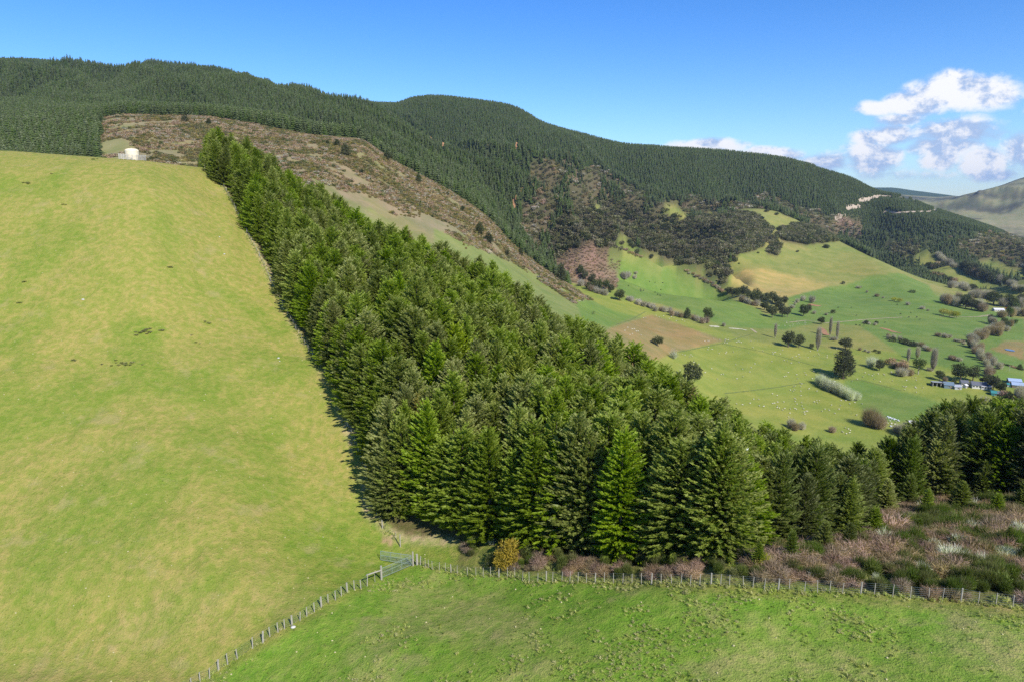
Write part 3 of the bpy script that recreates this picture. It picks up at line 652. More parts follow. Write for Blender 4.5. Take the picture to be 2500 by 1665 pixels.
# far pines: ragged cones of a few whorls
def farpine(seed, mat=None, R=.21, tiers=7):
    r = np.random.default_rng(seed); V = []; F = []; T = []
    for q in range(tiers):
        f = q/tiers; zb = .10+.84*f; rr = R*(1-f)**.8+.02; n = 9; zt = zb+.20*(1-f*.4)
        b = len(V); a0 = r.random()*6
        for i in range(n):
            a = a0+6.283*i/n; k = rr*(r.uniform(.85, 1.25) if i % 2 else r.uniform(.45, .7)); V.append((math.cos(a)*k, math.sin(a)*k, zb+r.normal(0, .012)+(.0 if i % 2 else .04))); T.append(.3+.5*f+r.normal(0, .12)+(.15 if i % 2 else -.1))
        V.append((r.normal(0, .01), r.normal(0, .01), min(1.02, zt))); T.append(.5+.4*f)
        for i in range(n): F.append((b+i, b+(i+1) % n, b+n))
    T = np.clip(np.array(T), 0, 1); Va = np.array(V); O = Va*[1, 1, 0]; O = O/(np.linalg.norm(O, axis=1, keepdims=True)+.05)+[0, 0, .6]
    return mesh_from('pine', V, F, [mat or M_PINE], False, attrs={'tone': np.stack([T]*3, 1)}, nrm=O)
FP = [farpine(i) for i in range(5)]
def sc3(n, lo, hi, wl=.9, wh=1.15):
    h = rng.uniform(lo, hi, n); w = h*rng.uniform(wl, wh, n); return np.stack([w, w, h], 1)
def shown(P):  # keep what can come into view
    return P
# 1 km and beyond: the pine forest; the near rows at the spur edge are a little more open
PF = sample([PINE], 560, 1350, 4.8, 20); PF2 = sample([PINE], 1350, 2420, 5.2, 20)
PFa = np.concatenate([PF, PF2])
fx, fy = proj(PFa[:, 0], PFa[:, 1], PFa[:, 2])
ROADS = [[(2038.5,535.6),(2049,531.6),(2064.7,525.6)], [(2066,510.7),(2083,506),(2100,503.4)], [(2096,492),(2114,487.7),(2136.6,481.5),(2148.3,478.8),(2177,480.4)], [(2156,521.2),(2162.7,516),(2187.5,520.7),(2213.7,518.6),(2250.3,517.5),(2268.6,517.5),(2286.9,510.7)], [(2192.8,482),(2213.7,483.5),(2235.9,484.6)], [(1051,335),(1054,342)], [(1190,354),(1193,368)], [(1262,349),(1260,366)], [(1275,462),(1273,476),(1258,490),(1256,511)], [(1083,350),(1081,366)]]
hid = np.zeros(len(PFa), bool)
for rd in ROADS:
    P_ = np.array(rd); steep = abs(P_[-1, 1]-P_[0, 1]) > abs(P_[-1, 0]-P_[0, 0])
    if steep: xx_ = np.interp(fy, P_[:, 1], P_[:, 0]); hid |= (np.abs(fx-xx_) < 3.2)&(fy > P_[0, 1]-2)&(fy < P_[-1, 1]+12)
    else: yy_ = np.interp(fx, P_[:, 0], P_[:, 1]); hid |= (fy > yy_-1.5)&(fy < yy_+7+4*np.sin(fx*.35))&(fx > P_[0, 0])&(fx < P_[-1, 0])
PFa = PFa[~hid]; fx = fx[~hid]; fy = fy[~hid]
young = sm(.45, .6, fbm(PFa[:, 0]/300, PFa[:, 1]/300, 2, 131))
slope_y = (fx > 1990) & (PFa[:, 1] > 1500)
s_ = sc3(len(PFa), 13.5, 19.5, 1.05, 1.35)*(1-.18*young)[:, None]*np.where(slope_y, .72, 1)[:, None]
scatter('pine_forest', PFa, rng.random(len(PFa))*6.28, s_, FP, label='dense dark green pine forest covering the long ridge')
# bush: rounded dark crowns
def lump(seed, mat, n=130):
    lb = [(0, 0, .45, .5, .5, .42)]+[(math.cos(i*2.1+seed)*.32, math.sin(i*2.1+seed)*.32, .5+.12*math.sin(i*1.7), .3, .3, .26) for i in range(4)]
    return lobes_mesh('bush', mat, lb, n, (.24, .20), seed, shell=.35)
LB = [lump(i, M_BUSH, 150) for i in range(4)]+[lump(9, M_DARK, 150)]
PBs = sample([BUSH], 900, 1800, 5.2, 8)
scatter('native_bush', PBs, rng.random(len(PBs))*6.28, sc3(len(PBs), 6.5, 10.5, .85, 1.25), LB, label='dark olive brown native bush filling the gully')
# mixed gully scrub
GB = [lump(21, M_TAW, 90), lump(22, M_SCRUB, 90), lump(23, M_BARE, 90), lump(24, M_BUSH, 120), lump(25, M_OLIVE, 100)]
PM = sample([MIX], 850, 2300, 5.5, 8)
mx, my = proj(PM[:, 0], PM[:, 1], PM[:, 2]); nn = fbm(PM[:, 0]/45, PM[:, 1]/45, 3, 141); nn2 = fbm(PM[:, 0]/60, PM[:, 1]/40, 2, 145)
pineish = (nn > .50) & (mx < 1950)
wh = rng.choice([0, 1, 2, 3, 3, 3, 4, 3], len(PM)); wh[(nn2 < .42)] = 3
keep = (rng.random(len(PM)) < .86)
a_ = ~pineish & keep
scatter('gully_scrub', PM[a_], rng.random(a_.sum())*6.28, sc3(a_.sum(), 3.0, 7.5, .9, 1.5), GB, which=wh[a_], label='mixed brown and green scrub on the gully sides below the pines')
b_ = pineish & keep
scatter('gully_pine_wood', PM[b_], rng.random(b_.sum())*6.28, sc3(b_.sum(), 11, 21, .95, 1.5), FP+[farpine(31, M_DARK, .26)], label='loose stand of mixed pines along the gullies')
# scrub spur: brown bushes thick near the crest, thinning to grass
SB = [lump(31+i, M_SCRUB, 70) for i in range(3)]+[lump(41, M_TAW, 70), lump(42, M_BARE, 70), lump(43, M_TAW, 70), lump(44, M_BUSH, 80), lump(45, M_OLIVE, 70)]
PS = sample([SCRUB, GREENSPUR], 480, 860, 1.9, 3)
sx_, sy_ = proj(PS[:, 0], PS[:, 1], PS[:, 2])
crest = np.interp(sx_, [240, 300, 480, 600, 760, 870, 960, 1080, 1180, 1260, 1380, 1500], [290, 280, 285, 300, 330, 341, 395, 458, 523, 603, 692, 740])
low_ = np.interp(sx_, [240, 420, 560, 700, 900, 1000, 1150, 1250, 1400, 1600], [420, 430, 450, 450, 470, 520, 600, 640, 740, 760])
dd = (sy_-crest)/np.maximum(low_-crest, 30)
dn = fbm(PS[:, 0]/16, PS[:, 1]/16, 4, 151)
thr = .36+.15*np.clip(dd, 0, 1.3)+.27*(dd > 1.05)+.14*(sx_ < 330)
ks = (dn > thr-.06) & (rng.random(len(PS)) < .85) & (dd < 1.25)
tw = fbm(PS[:, 0]/20, PS[:, 1]/20, 3, 155)
wh = np.where(tw > .54, rng.choice([3, 5, 3, 6, 7], len(PS)), rng.choice([0, 1, 2, 4, 3, 7, 0], len(PS)))
scatter('brown_hill_scrub', PS[ks], rng.random(ks.sum())*6.28, sc3(ks.sum(), .8, 2.3, 1.0, 1.9), SB, which=wh[ks], label='brown leafless scrub over the hillside spur')
PR = sample([RED], 700, 2300, 3.0, 3)
scatter('reddish_bracken', PR, rng.random(len(PR))*6.28, sc3(len(PR), 1.4, 3.2, 1.0, 1.8), [lump(51, M_SCRUB, 80), lump(52, M_BAREB, 80), lump(53, M_SCRUB, 80)], label='reddish brown bracken and scrub in the gully')
# far hill bush patches are ground colour only at this distance
# ------------------------------------------------------------------ things: trees
def thing(name, label, category, loc, rz=0, group=None, scale=None):
    o = bpy.data.objects.new(name, None); COL.objects.link(o); o.location = loc; o.rotation_euler = (0, 0, rz)
    o.empty_display_size = .5
    if scale is not None: o.scale = scale
    return tag(o, label, category, group)
FIRS = []
for i in range(7):
    Ht = 14.0; R = (4.2, 4.6, 3.8, 4.4, 4.9, 4.0, 4.5)[i]
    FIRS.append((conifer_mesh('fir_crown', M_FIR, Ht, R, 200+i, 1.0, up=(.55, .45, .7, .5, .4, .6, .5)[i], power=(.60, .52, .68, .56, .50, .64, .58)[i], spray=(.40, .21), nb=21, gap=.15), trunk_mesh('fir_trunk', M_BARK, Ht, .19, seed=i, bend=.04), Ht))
CYPS = []
for i in range(3):
    CYPS.append((conifer_mesh('cypress_crown', M_CYP, 12.0, (3.3, 3.6, 3.0)[i], 300+i, 1.05, spray=(.55, .16), up=.9, power=.6, nb=15), trunk_mesh('cypress_trunk', M_BARK, 12, .22, seed=20+i, bend=.06), 12.0))
YFIR = (conifer_mesh('light_crown', M_FIRY, 11.0, 3.4, 320, 1.0, spray=(.5, .17), up=.7, power=.6), trunk_mesh('light_trunk', M_BARK, 11, .16, seed=31), 11.0)
def tree(name, label, category, pos, proto, height, group=None, wide=1.0, rz=None):
    k = height/proto[2]; rz = rng.random()*6.28 if rz is None else rz
    o = thing(name, label, category, pos, rz, group, (k*wide, k*wide, k))
    link('crown', proto[0], o); link('trunk', proto[1], o)
    return o
# stand positions
sx0, sx1 = min(p[0] for p in STAND), max(p[0] for p in STAND)
sy0, sy1 = min(p[1] for p in STAND), max(p[1] for p in STAND)
SP = 3.75; pts = []
y = sy0
row = 0
while y < sy1:
    x = sx0+(row % 2)*SP/2
    while x < sx1:
        pts.append((x+rng.normal(0, .7), y+rng.normal(0, .7))); x += SP
    y += SP*.87; row += 1
pts = np.array(pts); pts = pts[inpoly(pts[:, 0], pts[:, 1], STAND)]
def edge_dist(x, y, poly):
    d = 1e9
    for i in range(len(poly)):
        a = np.array(poly[i]); b = np.array(poly[(i+1) % len(poly)]); ab = b-a
        s = np.clip(((x-a[0])*ab[0]+(y-a[1])*ab[1])/(ab@ab), 0, 1); q = a+ab*s; d = min(d, math.hypot(x-q[0], y-q[1]))
    return d
stand = []
edge_pts = []
for a, b in zip(STAND[:-13], STAND[1:-12]):
    L_ = math.hypot(b[0]-a[0], b[1]-a[1]); n = max(1, round(L_/3.2))
    nx_, ny_ = -(b[1]-a[1])/L_, (b[0]-a[0])/L_
    mx_, my_ = a[0]+nx_*.5+(b[0]-a[0])/2, a[1]+ny_*.5+(b[1]-a[1])/2
    sg = 1 if inpoly(np.array([mx_]), np.array([my_]), STAND)[0] else -1
    for i in range(n):
        f = (i+rng.uniform(.1, .9))/n; q = rng.uniform(1.2, 3.3); edge_pts.append((a[0]+(b[0]-a[0])*f+nx_*q*sg, a[1]+(b[1]-a[1])*f+ny_*q*sg))
for px_, Y_ in ((528, 196), (546, 198), (560, 190), (575, 197), (590, 190), (604, 199), (618, 192), (634, 199), (650, 192), (566, 203), (596, 204), (540, 190)):
    t_ = float(tx(px_, 415)); edge_pts.append((t_*Y_, Y_))
allp = [(x, y, False) for x, y in pts]+[(x, y, True) for x, y in edge_pts]
for x, y, lattice_edge in allp:
    z = float(H(x, y)); px, py = proj(x, y, z)
    if px < 380 or px > 2760: continue
    ed = edge_dist(x, y, STAND)
    if ed < (3.1 if not lattice_edge else .3): continue
    h = np.interp(px, [500, 620, 800, 1000, 1400, 1700, 1850, 2000, 2100, 2200, 2300, 2600], [10.8, 12.0, 12.8, 13.4, 14.2, 13.2, 10.6, 9.2, 8.8, 11.2, 12.6, 12.6])*rng.uniform(.84, 1.14)
    if px < 1300 and rng.random() < .035: h *= 1.10
    if ed < 2.6: h *= .92
    # gaps: small clearing in the stand near its lower right end
    if math.hypot((px-1500)/60, (py-1080)/34) < 1: continue
    stand.append((x, y, z-.15, h, px, py, ed, depth((x, y, z))))
stand = [s for s in stand if -200 < s[4] < 2750]
stand.sort(key=lambda s: s[7]/s[3])
stuffpts = []
TREELAB = {}
NEARN = 300
for n_, s in enumerate(stand):
    x, y, z, h, px, py, ed, dc = s
    right = px > 1860
    r_ = rng.random()
    cyp = right and r_ < .62
    yel = (not cyp) and ed > 6 and rng.random() < .03
    if n_ >= NEARN: stuffpts.append((x, y, z, h, cyp)); continue
    if cyp: pr = CYPS[rng.integers(0, 3)]
    elif yel: pr = YFIR
    else: pr = FIRS[rng.integers(0, 7)]
    if px > 2170: lab, grp = 'dark green conifer in the group behind the scrub on the right', 'conifers behind the scrub on the right'
    elif yel: lab, grp = 'lighter yellow-green tree standing among the dark plantation conifers', 'yellow-green trees in the plantation'
    elif cyp: lab, grp = 'spiky dark green cypress in the lower plantation end by the scrub', 'cypresses at the lower end of the plantation'
    elif ed < 3.4 and px < 1000: lab, grp = 'bushy green conifer in the plantation edge row along the steep grass paddock', 'conifers in the edge row along the steep paddock'
    elif ed < 4.2 and y < 90: lab, grp = 'tall green conifer in the front row of the plantation facing the wire fence', 'conifers in the front row of the plantation'
    elif py < 640: lab, grp = 'green conifer in the narrow upper end of the plantation near the skyline', 'conifers in the upper end of the plantation'
    elif px < 1150: lab, grp = 'green conifer in the crowded middle of the plantation, on the steep paddock side', 'conifers in the middle of the plantation'
    elif y > 105: lab, grp = 'green conifer crowded on the valley side of the plantation', 'conifers on the valley side of the plantation'
    else: lab, grp = 'green conifer crowded in the lower wide part of the plantation behind the front row', 'conifers in the lower part of the plantation'
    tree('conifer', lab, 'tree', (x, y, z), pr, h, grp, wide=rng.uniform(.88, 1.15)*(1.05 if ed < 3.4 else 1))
if stuffpts:
    A = np.array([s[:3] for s in stuffpts]); h = np.array([s[3] for s in stuffpts]); cy = np.array([s[4] for s in stuffpts])
    wh = np.where(cy, 7+rng.integers(0, 3, len(A)), rng.integers(0, 7, len(A)))
    hb = np.where(cy, 12.0, 14.0); k = h/hb
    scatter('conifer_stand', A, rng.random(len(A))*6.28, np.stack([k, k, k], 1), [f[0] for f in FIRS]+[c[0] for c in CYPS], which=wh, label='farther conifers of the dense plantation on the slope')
print('stand', len(stand))

for q_, (px_, py_, hp_) in enumerate(((2160, 1265, 95), (2215, 1240, 80), (2262, 1262, 70), (2300, 1228, 90), (2345, 1250, 75), (2395, 1225, 95), (2430, 1262, 60), (2470, 1215, 105), (2128, 1318, 80), (2070, 1345, 70), (2010, 1350, 80), (1930, 1372, 75), (1850, 1385, 65), (1985, 1330, 100), (2495, 1250, 80), (2240, 1310, 45), (2380, 1320, 40), (2460, 1335, 50))):
    g_ = ground(px_, py_, 35)
    if g_ is not None: tree('young_conifer', 'young green conifer growing out of the brown scrub on the right', 'tree', g_-Vector((0, 0, .1)), CYPS[q_ % 3] if q_ % 2 else FIRS[q_ % 7], hp_*depth(g_)/(FOC*.93), 'young conifers in the right scrub', wide=1.1)

# round and bare trees of the valley: crown mesh, trunk mesh, height, width
def unit(crown, trunk, Ht, Wd): return (crown, trunk, Ht, Wd)
ROUND = [unit(lobes_mesh('round_crown', M_DARK, rlobes(60+i, 7, 4.6, 10), 1500, (.75, .5), 60+i), trunk_mesh('round_trunk', M_BARK, 8, .4, 5, 60+i), 10.0, 9.0) for i in range(3)]
CONE = [unit(lobes_mesh('cone_crown', M_DARK, [(0, 0, 4.2, 2.8, 2.8, 3.2), (.3, 0, 7.2, 2.1, 2.1, 2.6), (0, .1, 9.6, 1.2, 1.2, 1.9)], 1200, (.7, .45), 71), trunk_mesh('cone_trunk', M_BARK, 9, .3, 3, 71), 11.2, 5.6)]
TALL = [unit(lobes_mesh('tall_crown', M_DARK, [(0, 0, 6, 5.6, 5.0, 4.2), (.8, .3, 11, 5.4, 4.8, 4.6), (-.8, 0, 16, 4.6, 4.4, 4.0), (.4, 0, 19.5, 2.8, 2.8, 2.6), (-3, 0, 8, 2.6, 2.6, 2.4), (3.6, 0, 9, 2.4, 2.4, 2.4), (3.2, 0, 14, 2.2, 2.2, 2.2)], 3600, (1.0, .6), 75), trunk_mesh('tall_trunk', M_BARK, 17, .7, 6, 75), 22.0, 12.5)]
OLIV = [unit(lobes_mesh('olive_crown', M_OLIVE, rlobes(78, 6, 4.6, 10, .5), 1200, (.7, .45), 78), trunk_mesh('pale_trunk', M_BARKP, 8, .35, 6, 78), 10.0, 9.0)]
WILL = [unit(twig_mesh('bare_crown', M_BARE, 9.0, 5.4, 2600, 80+i, .045), trunk_mesh('bare_trunk', M_BARKP, 7, .28, 9, 80+i, spread=.5), 9.0, 10.4) for i in range(2)]
WILB = [unit(twig_mesh('bare_crown', M_BAREB, 10.0, 5.8, 3000, 84, .045), trunk_mesh('bare_trunk', M_BARK, 8, .3, 9, 84, spread=.5), 10.0, 11.2)]
LICH = [unit(twig_mesh('pale_crown', M_LICH, 8.6, 5.4, 1700, 86, .05), trunk_mesh('pale_trunk', M_BARKP, 7, .3, 10, 86, spread=.5), 8.6, 10.4)]
POPL = [unit(twig_mesh('poplar_crown', M_BARE, 20, 1.7, 1500, 88, .05, col=True), trunk_mesh('poplar_trunk', M_BARKP, 19, .3, 0, 88, bend=.02), 20.0, 3.0), unit(twig_mesh('poplar_crown', M_BARE, 20, 2.1, 2000, 89, .05, col=True), trunk_mesh('poplar_trunk', M_BARKP, 19, .3, 0, 89, bend=.02), 20.0, 3.6)]
DEADT = [unit(twig_mesh('dead_crown', M_LICH, 9, 3.6, 380, 90, .05), trunk_mesh('dead_trunk', M_BARKP, 10, .3, 12, 90, spread=.35, start=.3), 9.0, 7.0)]
YELW = [unit(lobes_mesh('yellow_crown', M_WILLOWY, rlobes(92, 6, 4.6, 7, .4), 1000, (.8, .35), 92, out=.6), trunk_mesh('yellow_trunk', M_BARK, 5, .25, 6, 92), 7.0, 9.0)]
SHR = {k: lobes_mesh(k+'_shrub', m, [(0, 0, .42, .5, .5, .40), (.35, .1, .4, .33, .33, .3), (-.3, -.2, .45, .35, .35, .3), (0, .3, .5, .3, .3, .28)], 260, (.20, .12), 95) for k, m in (('dark', M_DARK), ('tawny', M_TAW), ('brownish', M_SCRUB), ('olive', M_OLIVE))}
SHR['grey'] = twig_mesh('grey_shrub', M_BARE, 1.0, .62, 420, 96, .016); SHR['greyb'] = twig_mesh('brown_shrub', M_BAREB, 1.0, .62, 420, 97, .016)
KINDS = {'round': ROUND, 'cone': CONE, 'tall': TALL, 'olive': OLIV, 'will': WILL, 'willb': WILB, 'lich': LICH, 'pop': POPL, 'dead': DEADT, 'yel': YELW}
def vt(kind, p, hpx, wpx, label, name='tree', group=None, category='tree', ymin=300):
    g = ground(p[0], p[1], ymin)
    if g is None: return None
    dc = depth(g); u = random.choice(KINDS[kind]); h = hpx*dc/(FOC*1.0); w = wpx*dc/FOC
    o = thing(name, label, category, (g.x, g.y, g.z-.2), random.random()*6.28, group, (w/u[3], w/u[3], h/u[2]))
    link('crown', u[0], o); link('trunk', u[1], o); return o
def sh(kind, p, hpx, wpx, label, name='shrub', group=None, ymin=300, category='shrub'):
    g = ground(p[0], p[1], ymin)
    if g is None: return None
    dc = depth(g); h = hpx*dc/FOC; w = wpx*dc/FOC/1.25
    o = link(name, SHR[kind], None, (g.x, g.y, g.z-.1), (0, 0, random.random()*6.28)); o.scale = (w, w, h)
    tag(o, label, category, group); return o
def row(fn, kind, pts, n, hpx, wpx, label, name, group, jit=3, cat_='shrub', **k):
    P = np.array(pts, float); d = np.concatenate([[0], np.cumsum(np.hypot(*np.diff(P, axis=0).T))]); 
    for s in (np.arange(n)+.5)/n*d[-1]:
        x = np.interp(s, d, P[:, 0])+random.gauss(0, jit); y = np.interp(s, d, P[:, 1])+random.gauss(0, jit*.4)
        kk = random.choice(kind) if isinstance(kind, (list, tuple)) else kind
        lb = label if not (label.startswith('tree ')) else ADJ[kk]+' '+label
        fn(kk, (x, y), hpx*random.uniform(.8, 1.2), wpx*random.uniform(.8, 1.2), lb, name, group, category=cat_, **k)
ADJ = {'round': 'round dark', 'cone': 'pointed dark', 'will': 'grey leafless', 'willb': 'brown leafless', 'olive': 'olive green'}
E = lambda x, y: cE((x, y))[0]
V_ = lambda x, y: cV((x, y))[0]
R_ = lambda x, y: cR((x, y))[0]
T_ = lambda x, y: cT((x, y))[0]
H_ = lambda x, y: cH((x, y))[0]
S3 = lambda x, y: c3((x, y))[0]
SS = lambda x, y: cS((x, y))[0]
vt('round', E(470, 872), 25, 33, 'lone rounded dark tree standing in the brown field', 'round_tree')
vt('dead', E(646, 1012), 27, 28, 'pale dead tree below the brown field, just above the plantation tops', 'dead_tree')
vt('round', E(845, 1290), 58, 54, 'big grey-green rounded tree rising behind the plantation edge', 'round_tree', category='tree', ymin=250)
vt('round', E(55, 380), 30, 30, 'rounded dark evergreen at the upper end of the stream hedge', 'round_tree')
vt('cone', E(795, 577), 27, 18, 'pointed dark green tree in the stream hedge beside grey willows', 'pointed_tree')
vt('round', E(1018, 602), 36, 28, 'tall dark evergreen at the lower end of the stream hedge', 'round_tree')
sh('grey', E(1195, 662), 14, 12, 'small lone grey shrub below the stream hedge on green grass', 'bare_shrub')
row(sh, ['grey', 'grey', 'greyb'], [E(130, 372), E(300, 440), E(480, 492), E(560, 515), E(640, 545), E(740, 565), E(850, 580), E(950, 628), E(1010, 640)], 20, 18, 20, 'bare grey willow shrub in the hedge along the stream', 'bare_shrub', 'bare shrubs along the valley stream')
row(sh, ['brownish', 'greyb'], [S3(640, 755), S3(700, 790), S3(790, 820)], 5, 8, 14, 'low pinkish brown shrub bordering the top of the green field', 'brown_shrub', 'low brown shrubs at the top of the green field', 2)
row(sh, ['brownish', 'greyb', 'grey'], [S3(1080, 920), S3(1160, 960), S3(1260, 1000), S3(1355, 1058)], 12, 7, 12, 'low brown shrub in the line under the native bush', 'brown_shrub', 'low brown shrubs in the line under the native bush', 2)
sh('dark', S3(842, 822), 11, 12, 'lone dark round bush on the pale grass strip below the bush', 'round_bush')
sh('dark', S3(740, 790), 16, 14, 'dark round bush at the tip of the brown shrub line', 'round_bush')
for q in ((700, 735), (720, 750), (690, 715)): sh('dark', S3(*q), 12, 12, 'small dark bush at the edge of the native bush', 'round_bush', 'small dark bushes at the bush edge')
row(sh, ['grey', 'greyb', 'dark', 'grey'], [S3(330, 1000), S3(400, 1040), S3(470, 1070), S3(540, 1085)], 9, 20, 20, 'grey and dark shrub below the reddish gully beside the field', 'gully_shrub', 'shrubs below the reddish gully')
for q, h, w in (((340, 940), 26, 18), ((370, 980), 30, 20), ((420, 1010), 30, 24), ((470, 1060), 34, 22), ((440, 1040), 26, 22), ((520, 1040), 26, 22), ((555, 1060), 22, 20)):
    vt('round', S3(*q), h, w, 'dark tree in the grove at the foot of the reddish gully', 'grove_tree', 'dark trees at the foot of the reddish gully')
vt('cone', S3(205, 985), 44, 26, 'dark conifer at the bottom of the scrub spur by the gully mouth', 'pointed_tree')
for q, h, w in (((655, 975), 26, 22), ((640, 955), 18, 18), ((725, 970), 14, 14), ((732, 935), 9, 14), ((680, 960), 20, 18)): sh('grey', S3(*q), h, w, 'grey leafless shrub in the clump in the middle green field', 'bare_shrub', 'grey shrub clump in the green field')
for q, h, w in (((1240, 315), 20, 20), ((1290, 335), 24, 24), ((1340, 345), 26, 26), ((1390, 330), 24, 24), ((1425, 330), 28, 24), ((1470, 355), 20, 20), ((1535, 430), 44, 25), ((1590, 430), 34, 22), ((1640, 485), 24, 26), ((1665, 400), 26, 24), ((1730, 400), 28, 26), ((1790, 430), 24, 26), ((1860, 430), 24, 18), ((1725, 567), 32, 28), ((1835, 560), 30, 26), ((1890, 560), 26, 20), ((1800, 480), 24, 26), ((1690, 520), 22, 20)):
    vt('round', E(*q), h, w, 'dark evergreen in the long clump below the tan field', 'round_tree', 'dark evergreens in the clump below the tan field')
row(sh, ['grey', 'greyb'], [E(1330, 380), E(1430, 410), E(1530, 440), E(1580, 440)], 8, 18, 16, 'grey-brown shrub in front of the dark evergreen clump', 'bare_shrub', 'shrubs in front of the dark evergreen clump')
row(sh, ['brownish', 'grey'], [E(880, 118), E(1000, 170), E(1100, 230), E(1190, 295)], 11, 7, 12, 'low brown shrub in the ditch running down to the evergreen clump', 'brown_shrub', 'low brown shrubs in the ditch', 1.5)
vt('pop', E(1757, 787), 40, 8, 'leafless poplar standing alone left of the two round trees', 'poplar')
vt('round', E(1900, 888), 41, 38, 'left and larger of the paired round dark trees below the lone poplar', 'round_tree')
vt('round', E(2015, 890), 35, 30, 'right of the paired round dark trees below the lone poplar', 'round_tree')
sh('dark', E(2155, 892), 13, 12, 'small dark bush between the paired round trees and the tall poplar', 'round_bush')
vt('round', E(2065, 550), 30, 26, 'dark round tree right of the evergreen clump beside red bare soil', 'round_tree')
vt('round', E(2115, 520), 24, 20, 'smaller dark tree touching the round tree beside red bare soil', 'round_tree')
for q, h, w in (((2160, 405), 24, 20), ((2060, 385), 18, 18), ((2000, 405), 14, 14), ((1945, 465), 12, 18), ((1975, 425), 9, 9), ((2185, 525), 10, 12)): sh('grey', E(*q), h, w, 'grey leafless shrub on the green slope under the tan field', 'bare_shrub', 'grey shrubs under the tan field')
vt('pop', V_(375, 417), 64, 14, 'tallest leafless poplar with the red bank behind it', 'poplar')
vt('pop', V_(493, 278), 52, 8, 'slim leafless poplar, left of the pair by the farm track', 'poplar')
vt('pop', V_(560, 310), 50, 8, 'slim leafless poplar, right of the pair by the farm track', 'poplar')
sh('grey', V_(535, 318), 12, 24, 'grey shrubs at the foot of the poplar pair', 'bare_shrub')
vt('round', V_(410, 167), 20, 21, 'round dark tree behind the tallest poplar', 'round_tree')
vt('round', V_(640, 412), 33, 38, 'broad round dark tree above the tall dark evergreen', 'round_tree')
vt('tall', V_(620, 684), 75, 54, 'tallest dark evergreen in the valley with its shadow to the left', 'tall_evergreen')
for q, h, w in (((400, 745), 34, 32), ((450, 780), 36, 34), ((510, 810), 36, 34), ((565, 830), 36, 32), ((630, 860), 36, 34), ((690, 890), 34, 30), ((745, 890), 28, 28)):
    vt('lich', V_(*q), h, w, 'pale leafless tree in the row below the tallest evergreen', 'bare_tree', 'pale leafless trees in the row below the tallest evergreen')
vt('lich', V_(895, 575), 32, 34, 'pale spreading leafless tree on the sheep field edge', 'bare_tree')
vt('round', V_(968, 607), 30, 26, 'dark round tree leaning against the pale spreading tree', 'round_tree')
sh('tawny', V_(1040, 545), 16, 18, 'rusty orange bush beside the brown tangle of shrubs', 'rusty_bush')
row(sh, ['brownish', 'greyb', 'dark'], [V_(1070, 555), V_(1130, 590), V_(1190, 600), V_(1220, 570)], 8, 20, 22, 'dark brown shrub in the tangle between the poplars and the sheep field', 'brown_shrub', 'brown shrub tangle near the poplars')
vt('will', V_(1180, 660), 26, 36, 'pale bare tree in front of the brown shrub tangle', 'bare_tree')
vt('willb', V_(1260, 655), 22, 22, 'brownish bare tree next to the pale bare tree', 'bare_tree')
vt('olive', V_(1338, 640), 42, 36, 'olive green umbrella-shaped tree with a pale trunk', 'olive_tree')
vt('pop', V_(1240, 520), 38, 9, 'left of the three bare poplars behind the olive tree', 'poplar')
vt('pop', V_(1330, 495), 34, 12, 'middle one of the three bare poplars behind the olive tree', 'poplar')
vt('pop', V_(1478, 612), 64, 16, 'right and tallest of the three bare poplars near the farmhouse', 'poplar')
sh('grey', V_(1450, 610), 12, 22, 'grey shrub at the foot of the tallest poplar near the farmhouse', 'bare_shrub')
row(sh, ['grey', 'greyb', 'dark'], [V_(1020, 290), V_(1100, 310), V_(1180, 335), V_(1250, 365), V_(1320, 372), V_(1400, 400), V_(1470, 425)], 15, 15, 16, 'grey-brown shrub in the hedge across the bright green field', 'hedge_shrub', 'shrubs in the hedge across the bright field')
row(sh, ['grey', 'dark', 'greyb'], [V_(770, 412), V_(860, 425), V_(925, 442), V_(975, 458)], 5, 10, 11, 'small shrub in the broken hedge left of the rusty bush', 'hedge_shrub', 'small shrubs in the broken hedge')
row(sh, ['grey', 'greyb'], [V_(1530, 280), V_(1570, 290), V_(1650, 295)], 4, 15, 18, 'bare shrub in the small clump on the green slope', 'bare_shrub', 'bare shrub clump on the green slope')
row(sh, ['grey', 'greyb'], [V_(1660, 325), V_(1720, 335), V_(1800, 350)], 5, 9, 13, 'low bare shrub in the short hedge above the green field', 'hedge_shrub', 'low shrubs in the short hedge')
row(sh, ['greyb', 'grey'], [V_(1640, 495), V_(1690, 510), V_(1740, 520)], 4, 14, 18, 'brown bare shrub in the clump above the farm trees', 'bare_shrub', 'brown shrub clump above the farm')
row(sh, ['grey', 'greyb', 'dark'], [V_(800, 155), V_(850, 165), V_(900, 170), V_(950, 165)], 5, 10, 11, 'small grey shrub just below the pale farm track', 'bare_shrub', 'small shrubs below the farm track')
vt('olive', V_(1545, 700), 26, 28, 'olive green tree beside the open-fronted shed', 'olive_tree')
vt('willb', V_(1595, 715), 17, 14, 'small bare tree behind the long shed', 'bare_tree')
vt('round', V_(1740, 706), 46, 50, 'big dark evergreen behind the farmhouse', 'round_tree')
vt('round', V_(1860, 706), 40, 34, 'second big dark evergreen touching the one behind the farmhouse', 'round_tree')
vt('round', V_(1985, 745), 30, 28, 'dark tree right of the farmhouse roof', 'round_tree')
vt('round', V_(2055, 790), 38, 32, 'dark tree above the teal roofed shed', 'round_tree')
vt('round', V_(2120, 820), 32, 30, 'dark tree at the far right end of the farm trees', 'round_tree')
sh('olive', V_(1680, 730), 12, 12, 'small yellow-green bush by the shed', 'garden_bush')
vt('will', V_(1965, 985), 42, 36, 'leafless tree above the yellow hedge on the right', 'bare_tree')
